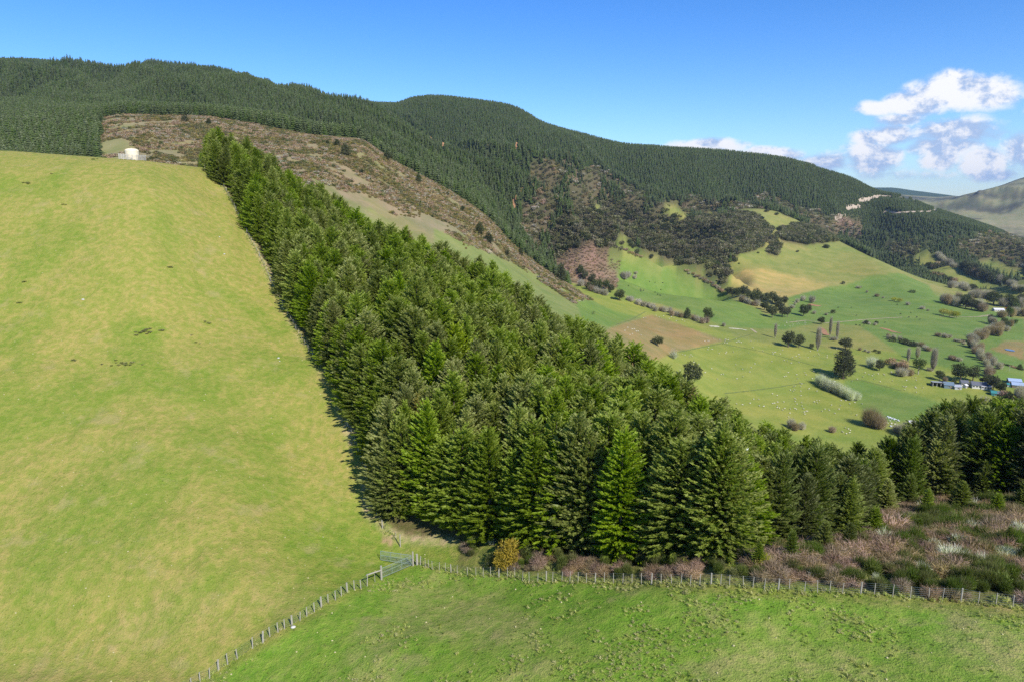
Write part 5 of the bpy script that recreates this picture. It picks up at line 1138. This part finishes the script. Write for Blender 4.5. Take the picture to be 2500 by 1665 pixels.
# strainer with its top rail, gate posts
o = thing('strainer_rail', 'sloping timber rail between the strainer post and the left gate post', 'fence rail', sb_)
m = MB(); a_ = Vector((0, 0, 1.35)); b_ = gpl-sb_+Vector((0, 0, 1.2)); m.tube([a_, b_], [.085, .08], 8); link('rail', m.build('rail', [M_POST]), o)
m = MB(); mb_ = (gpl-sb_)*.55; m.tube([mb_+Vector((0, 0, -.2)), mb_+Vector((0, 0, 1.0))], .03, 4); link('batten', m.build('batten', [M_POST]), o)
def gatepost(p, h, r, label, tall=True):
    o = thing('gate_post', label, 'post', p); post_part(o, p, h, r, M_POST, (0, 0), name='shaft'); return o
gatepost(gpl, 1.75, .12, 'left gate post with an orange-tinged top')
gatepost(gpr+Vector((.05, 0, 0)), 1.85, .11, 'tall gate post where both gates meet')
gatepost(gpr+Vector((.55, -.05, 0)), 1.55, .15, 'thick strainer post just right of the gates')
def gate(label, hinge, end, h=1.15, n=2):
    o = thing('mesh_gate', label, 'gate', hinge); d = end-hinge; U = Vector((0, 0, 1)); z0 = .12
    def seg(nm, a, b, r): m = MB(); m.tube([a, b], r, 7); link(nm, m.build(nm, [M_GALV]), o)
    d = d*.985
    seg('rail', U*(z0+h), d+U*(z0+h), .03); seg('rail', U*z0, d+U*z0, .028); seg('rail', U*(z0+h*.52), d+U*(z0+h*.52), .02)
    for f in (0, 1): seg('stile', d*f+U*z0, d*f+U*(z0+h), .03)
    for i in range(n): f = (i+1)/(n+1); seg('stay', d*f+U*z0, d*f+U*(z0+h), .024)
    m = MB(); nx = 34; nz = 11
    for i in range(1, nx): m.tube([d*(i/nx)+U*z0, d*(i/nx)+U*(z0+h)], .008, 3, cap=False)
    for k in range(1, nz): m.tube([U*(z0+h*k/nz), d+U*(z0+h*k/nz)], .008, 3, cap=False)
    q = link('wire_netting', m.build('wire_netting', [M_GALV]), o); q['kind'] = 'stuff'
    return o
ge1 = gp(*cG((388, 998))[0]); hinge = gpr+Vector((-.18, 0, 0))
gate('closed galvanised mesh gate across the gateway between the two posts', hinge+Vector((0, 0, .0)), ge1)
ge2 = gp(*cG((370, 790))[0]); gate('galvanised mesh gate swung open up the paddock slope', hinge+Vector((0, .12, .05)), ge2)
# fence along the upper edge of the plantation
EP = [(500,413),(553,470),(597,560),(640,641),(678,727),(744,843),(804,928),(850,1042),(893,1150),(904,1238),(934,1290),(967,1318)]
E3 = [gp(x, y) for x, y in EP]; EB = []
for a, b in zip(E3[:-1], E3[1:]):
    n = max(1, int((b-a).length/1.9))
    for i in range(n):
        q = a.lerp(b, i/n); q.z = float(H(q.x, q.y)); EB.append(q)
EB.append(E3[-1])
fence('wire_fence', 'weathered fence between the steep paddock and the plantation edge', EB, [1.1*random.uniform(.9, 1.05) for _ in EB], 4, 5, .08, .035)
p_ = gp(*cG((600, 632))[0]); o = thing('fence_post', 'single pale post standing behind the gates below the conifers', 'post', p_); post_part(o, p_, 1.7, .07, M_POST, (0, 0), name='shaft')
tg = ground(520, 411, 150)
FB = []
for i in range(9):
    x = tg.x-3+i*1.1; y = tg.y-1.5; FB.append(Vector((x, y, float(H(x, y)))))
fence('rail_fence', 'short crest fence under the first conifer of the plantation', FB, [1.1]*9, 3, 1, .05)
# water tank in its timber yard
tt = float(tx(324, 391)); tb = Vector((tt*168, 168, float(H(tt*168, 168))+.1))
o = thing('water_tank', 'cream round water tank inside the timber rails on the paddock skyline', 'water tank', tb)
M_TANK = pmat('cream_tank_plastic', (.90, .79, .56), .45, .04, 1.5, 0, .4); R0 = 1.5; n = 48
m = MB(); prof = [(R0, -.8), (R0, .8), (R0*1.015, .83), (R0*1.015, .93), (R0, .96), (R0, 1.85)]; V = []; F = []
for r_, z_ in prof:
    for i in range(n): a = 6.283*i/n; V.append((r_*math.cos(a), r_*math.sin(a), z_))
for k in range(len(prof)-1):
    for i in range(n): F.append((k*n+i, k*n+(i+1) % n, (k+1)*n+(i+1) % n, (k+1)*n+i))
m.add(V, F); link('tank_wall', m.build('tank_wall', [M_TANK], False), o)
m = MB(); prof = [(R0+.02, 1.85), (R0*.97, 1.98), (R0*.82, 2.18), (R0*.5, 2.36), (R0*.2, 2.42)]; V = []; F = []
for q, (r_, z_) in enumerate(prof):
    for i in range(n):
        a = 6.283*i/n; rib = .07 if (i % 4 < 2 and 0 < q < 4) else 0; V.append(((r_+rib*.3)*math.cos(a), (r_+rib*.3)*math.sin(a), z_+rib))
for k in range(len(prof)-1):
    for i in range(n): F.append((k*n+i, k*n+(i+1) % n, (k+1)*n+(i+1) % n, (k+1)*n+i))
F.append(tuple(range((len(prof)-1)*n, len(prof)*n))); m.add(V, F); link('tank_roof', m.build('tank_roof', [M_TANK], False), o)
m = MB(); m.tube([(0, 0, 2.40), (0, 0, 2.52)], .26, 14); link('hatch', m.build('hatch', [M_TANK]), o)
yd = thing('timber_yard', 'low yard of bleached timber rails around the water tank', 'rail fence', tb)
hw = 2.05
cs = [(-hw, -hw), (hw, -hw), (hw, hw), (-hw, hw)]
for a, b in zip(cs, cs[1:]+cs[:1]):
    A_ = Vector((*a, 0)); B_ = Vector((*b, 0)); dn_ = (B_-A_).normalized(); nn_ = Vector((dn_.y, -dn_.x, 0)); ang = math.atan2(dn_.y, dn_.x)
    for i in range(4):
        q = A_.lerp(B_, i/4+ (0)); zz = float(H(tb.x+q.x, tb.y+q.y))-tb.z
        m = MB(); m.box((q.x, q.y, zz+.45), (.13, .13, 1.7), ang); link('post', m.build('post', [M_RAIL]), yd)
    for k in range(4):
        z1 = float(H(tb.x+A_.x, tb.y+A_.y))-tb.z; z2 = float(H(tb.x+B_.x, tb.y+B_.y))-tb.z
        m = MB(); h0 = .22+.31*k
        P1 = A_+nn_*.09+Vector((0, 0, z1+h0)); P2 = B_+nn_*.09+Vector((0, 0, z2+h0))
        m.add([P1+Vector((0, 0, -.07))+nn_*.02, P1+Vector((0, 0, .07))+nn_*.02, P2+Vector((0, 0, .07))+nn_*.02, P2+Vector((0, 0, -.07))+nn_*.02, P1+Vector((0, 0, -.07))-nn_*.02, P1+Vector((0, 0, .07))-nn_*.02, P2+Vector((0, 0, .07))-nn_*.02, P2+Vector((0, 0, -.07))-nn_*.02],
              [(0, 1, 2, 3), (7, 6, 5, 4), (0, 4, 5, 1), (1, 5, 6, 2), (2, 6, 7, 3), (3, 7, 4, 0)])
        link('rail', m.build('rail', [M_RAIL]), yd)
# ---- scrub strip behind the right fence
BR = [twig_mesh('bracken', M_SCRUB, 1.25, 1.25, 700, 400+i, .022, droop=.25) for i in range(3)]
GR = [twig_mesh('broom', M_BROOM, 1.7, .8, 700, 410+i, .020) for i in range(2)]
LI = [twig_mesh('lichen_bush', M_LICH, 1.5, 1.0, 300, 420+i, .024) for i in range(2)]
TU = [twig_mesh('tussock', M_GRASST, .62, .5, 150, 430+i, .022, droop=.15) for i in range(2)]
BN = [twig_mesh('thicket', M_BAREB, 1.3, 1.1, 520, 440+i, .02, droop=.2) for i in range(2)]
OB = [lobes_mesh('evergreen_shrub', M_BROOM, [(0, 0, .7, .75, .75, .6), (.4, .2, .6, .5, .5, .45), (-.4, 0, .8, .45, .45, .5)], 900, (.22, .05), 450, up=.9)]
PRO = BR+GR+LI+TU+BN+OB     # 0-2 3-4 5-6 7-8 9-10 11
PQ = sample([ROUGH], 40, 128, .62, 2, -.75, .95, .05)
qx, qy = proj(PQ[:, 0], PQ[:, 1], PQ[:, 2]); n1 = fbm(PQ[:, 0]/3.2, PQ[:, 1]/3.2, 3, 161); n2 = fbm(PQ[:, 0]/5.5, PQ[:, 1]/5.5, 2, 165); n3 = fbm(PQ[:, 0]/2.2, PQ[:, 1]/2.2, 2, 169)
fence_y = np.interp(qx, [1018, 1090, 1300, 1530, 1800, 2075, 2280, 2470], [1385, 1397, 1415, 1424, 1440, 1455, 1478, 1488])
off = fence_y-qy
wh = np.full(len(PQ), 7); wh[:] = rng.choice([7, 8, 7, 8, 3], len(PQ))
brk = (off > 22)&((n1 > .40)|(off > 60))&(((qx > 1105)&(qx < 1330)&(off < 62))|(qx > 1820))|((n1 > .56)&(off > 16)&(qx > 1280))
wh[brk] = rng.choice([0, 1, 2, 9, 10, 0, 1, 3, 7], brk.sum())
gr_ = (off > 26)&(((qx > 2200)&(n2 > .61))|((qx > 1500)&(qx < 1860)&(off > 18)&(n2 > .40))|(n3 > .69)); wh[gr_] = rng.choice([3, 4, 11, 3], gr_.sum())
li_ = (off > 30)&(qx > 2150)&(n3 < .29); wh[li_] = rng.choice([5, 6], li_.sum())
dens_ = np.where(wh >= 7, .75, .60); dens_ = np.where((wh == 9)|(wh == 10)|(wh == 11), .5, dens_)
dens_ = np.where((wh <= 2), .55, dens_); dens_ = np.where((wh == 5)|(wh == 6), .45, dens_)
kp = rng.random(len(PQ)) < dens_
big = np.clip(off/120, 0, 1)*np.where(qx > 1800, 1, .25)
sc = rng.uniform(.55, 1.0, len(PQ))*(1+.55*big); sc[(wh == 7)|(wh == 8)] *= .85; g_ = ((wh == 3)|(wh == 4)|(wh == 11)|(wh == 5)|(wh == 6))&(qx > 2000); sc[g_] *= rng.uniform(.45, 1.1, g_.sum())
scatter('bracken_scrub', PQ[kp], rng.random(kp.sum())*6.28, np.stack([sc, sc, sc*rng.uniform(.8, 1.15, len(PQ))], 1)[kp], PRO, which=wh[kp], label='tangle of brown bracken, broom and pale twigs behind the wire fence')
def near_shrub(me, name, p, hpx, label, H0, category='shrub', group=None, w=1.0):
    g = gp(*p, 35)
    if g is None: return
    s = hpx*depth(g)/(FOC*.93)/H0; o = link(name, me, None, g-Vector((0, 0, .05)), (0, 0, random.random()*6.28)); o.scale = (s*w, s*w, s); tag(o, label, category, group); return o
GORS = lobes_mesh('gorse', M_GORSE, [(0, 0, 1.0, .62, .62, .85), (.3, 0, .6, .5, .5, .5), (-.25, .1, 1.45, .4, .4, .55)], 1500, (.16, .07), 460, up=.6)
near_shrub(GORS, 'golden_bush', (1238, 1391), 78, 'golden yellow bush in front of the plantation behind the fence', 2.0)
DB = twig_mesh('dead_bush', M_LICH, 1.6, .9, 260, 470, .028)
near_shrub(DB, 'dead_bush', cB((745, 1320))[0], 30, 'small white dead bush just behind the fence posts', 1.6, w=.7)
near_shrub(DB, 'dead_bush', cB((255, 1300))[0], 26, 'pale bent dead branches lying behind the fence', 1.6, w=1.4)
near_shrub(DB, 'dead_bush', cB((1380, 1070))[0], 44, 'large pale lichened bush in the middle of the right scrub', 1.6, w=1.1)
near_shrub(DB, 'dead_bush', cB((1195, 1080))[0], 36, 'pale lichened bush left of the large pale one', 1.6)
near_shrub(DB, 'dead_bush', cB((1140, 640))[0], 32, 'white twiggy bush under the dark conifers on the right', 1.6, w=1.3)
near_shrub(DB, 'dead_bush', cB((1240, 690))[0], 40, 'wide pale grey bush at the foot of the right conifers', 1.6, w=1.4)
near_shrub(DB, 'dead_bush', cB((1400, 690))[0], 42, 'upright pale dead bush below the right conifers', 1.6, w=.8)
near_shrub(DB, 'dead_bush', cG((1660, 600))[0], 26, 'pale dead shrub tucked under the front conifers', 1.6)
near_shrub(DB, 'dead_bush', cG((1925, 600))[0], 28, 'dry pale shrub behind the golden bush', 1.6, w=.8)
near_shrub(DB, 'dead_bush', cB((410, 1010))[0], 26, 'dead pinkish shrub between two small conifers', 1.6, w=.9)
near_shrub(DB, 'dead_bush', cB((1490, 960))[0], 40, 'pale tangled bush on the far right of the scrub', 1.6, w=1.2)
near_shrub(BR[0], 'brown_bush', cB((870, 950))[0], 62, 'rusty brown rounded bush beside the last small conifer', 1.25, w=.9)
near_shrub(GR[0], 'broom_bush', cB((1370, 880))[0], 38, 'yellow-green broom bush in the right scrub', 1.7, w=1.6)
near_shrub(GR[1], 'broom_bush', cB((1560, 1110))[0], 46, 'bright green broom bush in the lower right scrub', 1.7, w=1.4)
near_shrub(GR[0], 'broom_bush', cB((1280, 1220))[0], 36, 'olive green broom bush above the fence on the right', 1.7, w=1.6)
near_shrub(GR[1], 'broom_bush', cB((1560, 740))[0], 40, 'dark green broom beside the fallen pale branches', 1.7, w=1.2)
YB = lobes_mesh('yellow_leaf_bush', M_WILLOWY, [(0, 0, .8, .7, .7, .65)], 700, (.16, .07), 461, up=.5)
near_shrub(YB, 'yellow_bush', (1862, 1385), 34, 'yellow-flecked bush at the base of the plantation end', 1.5, w=1.3)
# fallen pale tree with the blue sheet
fb = gp(*cB((1800, 700))[0], 35)
DT = trunk_mesh('dead_limbs', M_BARKP, 3.2, .10, 14, 480, bend=.5, spread=.6, start=.1)
for (dx, dy, r_, lb) in ((0, 0, .6, 'bleached dead tree leaning over the dark hollow at the right'), (1.6, .6, -.7, 'second bleached dead tree leaning right at the frame edge')):
    o = link('dead_tree', DT, None, fb+Vector((dx, dy, 0)), (.5*r_, r_*.8, r_*2)); tag(o, lb, 'dead tree')
bs = gp(*cB((1785, 785))[0], 35); me_v = []; me_f = []
for i in range(9):
    for j in range(7): me_v.append((i*.14-.55+random.gauss(0, .03), j*.13-.4, .25+.30*vnoise(i*.7, j*.7, 5)+random.gauss(0, .05)-(abs(i-4)*.05)))
for i in range(8):
    for j in range(6): me_f.append((i*7+j, (i+1)*7+j, (i+1)*7+j+1, i*7+j+1))
M_BL = pmat('blue_plastic', (.06, .14, .32), .35, .2, 3); M_WP = pmat('white_plastic', (.7, .72, .82), .35, .05, 3)
o = thing('plastic_sheet', 'crumpled blue and white plastic sheet under the bleached dead tree', 'plastic sheet', bs, .6)
link('sheet', mesh_from('sheet', me_v, me_f, [M_BL]), o); wv = [(v[0]*.45+.25, v[1]*.5-.05, v[2]+.10) for v in me_v]; link('liner', mesh_from('liner', wv, me_f, [M_WP]), o)
# ---- grass tufts, rushes, stones
TF = [twig_mesh('tuft', M_GRASST, .30, .24, 26, 500+i, .020) for i in range(4)]
M_GREENT = leafmat('green_grass_blades', [(.10, .20, .015), (.17, .27, .03), (.27, .31, .06)], .35, .02, .4)
TG_ = [twig_mesh('green_tuft', M_GREENT, .22, .22, 26, 510+i, .020) for i in range(3)]
PT = sample([PADD], 30, 100, .40, 1, -.9, .9, .08)
tx_, ty_ = proj(PT[:, 0], PT[:, 1], PT[:, 2]); k = (ty_ > 1150)&(ty_ < 1760)&(tx_ > -60)&(tx_ < 2560)
PT = PT[k]; tx_ = tx_[k]; ty_ = ty_[k]
na = fbm(PT[:, 0]/2.2, PT[:, 1]/2.2, 3, 171); nb_ = fbm(PT[:, 0]/9, PT[:, 1]/9, 3, 175)
nearright = (tx_ > 1050)&(ty_ > 1395)
fyl = np.interp(tx_, [485, 935, 1020], [1665, 1415, 1380]); lowr = ty_ > fyl
pr = np.where(lowr, .10+.78*sm(.40, .62, na)*sm(.36, .56, nb_), .10+.25*sm(.5, .65, na))
k = rng.random(len(PT)) < pr; PT = PT[k]; na = na[k]; nb_ = nb_[k]; lowr = lowr[k]
straw = lowr&(na > .45)&(nb_ > .42)&(rng.random(len(PT)) < .7)
wh = np.where(straw, rng.integers(0, 4, len(PT)), 4+rng.integers(0, 3, len(PT)))
s = rng.uniform(.4, .85, len(PT))*np.where(lowr, 1.0, .6)*(1+.5*straw)
scatter('grass_tufts', PT, rng.random(len(PT))*6.28, np.stack([s, s, s*rng.uniform(.6, 1.1, len(PT))], 1), TF+TG_, which=wh, label='green and straw coloured grass tufts in the near paddock')
# long dry grass along the fences
DG = []
for B, w_ in ((RFB, .7), (LFB, .35), (EB, .8)):
    for a, b in zip(B[:-1], B[1:]):
        n = int((b-a).length*(7 if w_ > .5 else 3))
        for i in range(n):
            q = a.lerp(b, random.random()); x = q.x+random.gauss(0, w_*.45); y = q.y+random.gauss(0, w_*.45); DG.append((x, y, float(H(x, y))))
DG = np.array(DG); s = rng.uniform(.6, 1.5, len(DG))
scatter('dry_fence_grass', DG, rng.random(len(DG))*6.28, np.stack([s, s, s], 1), TF, label='long dry grass growing along the fence lines')
M_RUSH = leafmat('rush_stems', [(.20,.22,.07), (.30,.31,.11), (.40,.38,.16)], .4, .02, .3)
RU = twig_mesh('rushes', M_RUSH, .5, .45, 160, 520, .02)
for i, (p, n, rx, ry) in enumerate((((358, 810), 13, 30, 6), ((300, 888), 14, 36, 8), ((62, 449), 4, 9, 2), ((123, 425), 2, 4, 1), ((48, 742), 2, 4, 2), ((180, 880), 2, 5, 2), ((505, 790), 3, 14, 4), ((232, 390), 4, 10, 1), ((60, 690), 1, 2, 1), ((480, 830), 3, 22, 8), ((150, 500), 2, 12, 2), ((420, 655), 3, 20, 4))):
    wlab = ('dark rush clump in the patch on the middle of the steep paddock', 'dark rush clump in the lower patch of the steep paddock', 'dark rush clump near the top left of the paddock')[min(i, 2)] if i < 3 else 'small dark rush clump dotted on the steep paddock'
    for _ in range(n):
        g = gp(p[0]+random.gauss(0, rx*.6), p[1]+random.gauss(0, ry*.6), 40); o = link('rush_clump', RU, None, g, (0, 0, random.random()*6)); k_ = random.uniform(.6, 1.3); o.scale = (k_, k_, k_*.5)
        tag(o, wlab, 'rushes', 'rush clumps on the steep paddock')
M_STONE = pmat('pale_stone', (.62, .60, .55), .85, .1, 3, .3)
bm_ = MB(); blob(bm_, (0, 0, .1), (.28, .2, .16), 8, 6); ST = bm_.build('stone', [M_STONE], True)
for p, k_, lb in ((cF((1143, 1000))[0], 1.5, 'white stone at the foot of the lower left fence'), ((680, 875), 1.3, 'white stone on the paddock near the plantation edge'), ((683, 882), .7, 'smaller pale stone beside the white one near the plantation edge'), ((203, 734), 1.5, 'pale stone alone on the upper left paddock'), ((548, 623), 1.2, 'pale stone high on the paddock close to the conifers'), ((536, 580), .9, 'tiny pale stone near the top of the conifer edge')):
    g = gp(*p, 40); o = link('stone', ST, None, g, (0, 0, .4)); k_ *= .6; o.scale = (k_, k_, k_); tag(o, lb, 'stone')
# daisies and flecks: small pale clods
CL = []
PC = sample([PADD], 38, 150, 1.7, 1, -.9, .9, .08); k = rng.random(len(PC)) < .18; PC = PC[k]
bm_ = MB(); blob(bm_, (0, 0, .02), (.07, .06, .05), 6, 4); FL = bm_.build('fleck', [pmat('pale_dry_clod', (.55, .50, .26), .9)], True)
s = rng.uniform(.6, 1.6, len(PC)); scatter('pale_flecks', PC, rng.random(len(PC))*6, np.stack([s, s, s], 1), [FL], label='pale dry flecks scattered over the paddock grass')
# a few browned conifers
BF = (conifer_mesh('brown_fir_crown', M_TAW, 12.5, 3.0, 720, .8, spray=(.40, .16), nb=15), trunk_mesh('brown_fir_trunk', M_BARK, 12.5, .16, seed=72, bend=.05), 12.5)
for (ax_, ay_, lb) in ((1050, 1150, 'browned conifer near the lower left corner of the plantation'), (1490, 1060, 'browned conifer beside the pale dead one in the lower plantation'), (930, 690, 'browned conifer in the upper middle of the plantation'), (1700, 1150, 'browned conifer near the lower right front of the plantation')):
    c_ = [s_ for s_ in stand if abs(s_[4]-ax_) < 70 and abs(s_[5]-ay_-60) < 90]
    if c_: q = c_[len(c_)//2]; tree('browned_conifer', lb, 'tree', (q[0]+1.6, q[1]-1.2, q[2]), BF, q[3]*.93)
# dead fir in the stand
df = None
for s_ in stand:
    if abs(s_[4]-1500) < 90 and abs(s_[5]-1110) < 60: df = s_; break
if df:
    DF = (conifer_mesh('dead_fir_crown', M_LICH, 12, 1.2, 700, .5, spray=(.35, .07), nb=8, gap=.35), trunk_mesh('dead_fir_trunk', M_BARKP, 12, .14, seed=70, bend=.05), 12.0)
    tree('dead_conifer', 'pale dead conifer standing in a small gap of the plantation', 'tree', (df[0]-1, df[1]-2, df[2]), DF, df[3]*.9)
# ------------------------------------------------------------------ haze
if HAZE > 0:
    y1, x1, z0, z1 = 14300, 13000, float(Zg.min())-8, 430
    m = MB(); m.add([(-x1, -300, z0), (x1, -300, z0), (x1, y1, z0), (-x1, y1, z0), (-x1, -300, z1), (x1, -300, z1), (x1, y1, z1), (-x1, y1, z1)],
                    [(3, 2, 1, 0), (4, 5, 6, 7), (0, 1, 5, 4), (1, 2, 6, 5), (2, 3, 7, 6), (3, 0, 4, 7)])
    hm = bpy.data.materials.new('haze'); hm.use_nodes = True; nt = hm.node_tree; nt.nodes.clear()
    v = nt.nodes.new('ShaderNodeVolumePrincipled'); v.inputs['Color'].default_value = (.62, .78, 1.0, 1); v.inputs['Density'].default_value = HAZE; v.inputs['Anisotropy'].default_value = .3
    oo = nt.nodes.new('ShaderNodeOutputMaterial'); nt.links.new(v.outputs[0], oo.inputs['Volume'])
    tag(link('haze', m.build('haze', [hm])), kind='stuff', label='thin blue air over the valley and hills')
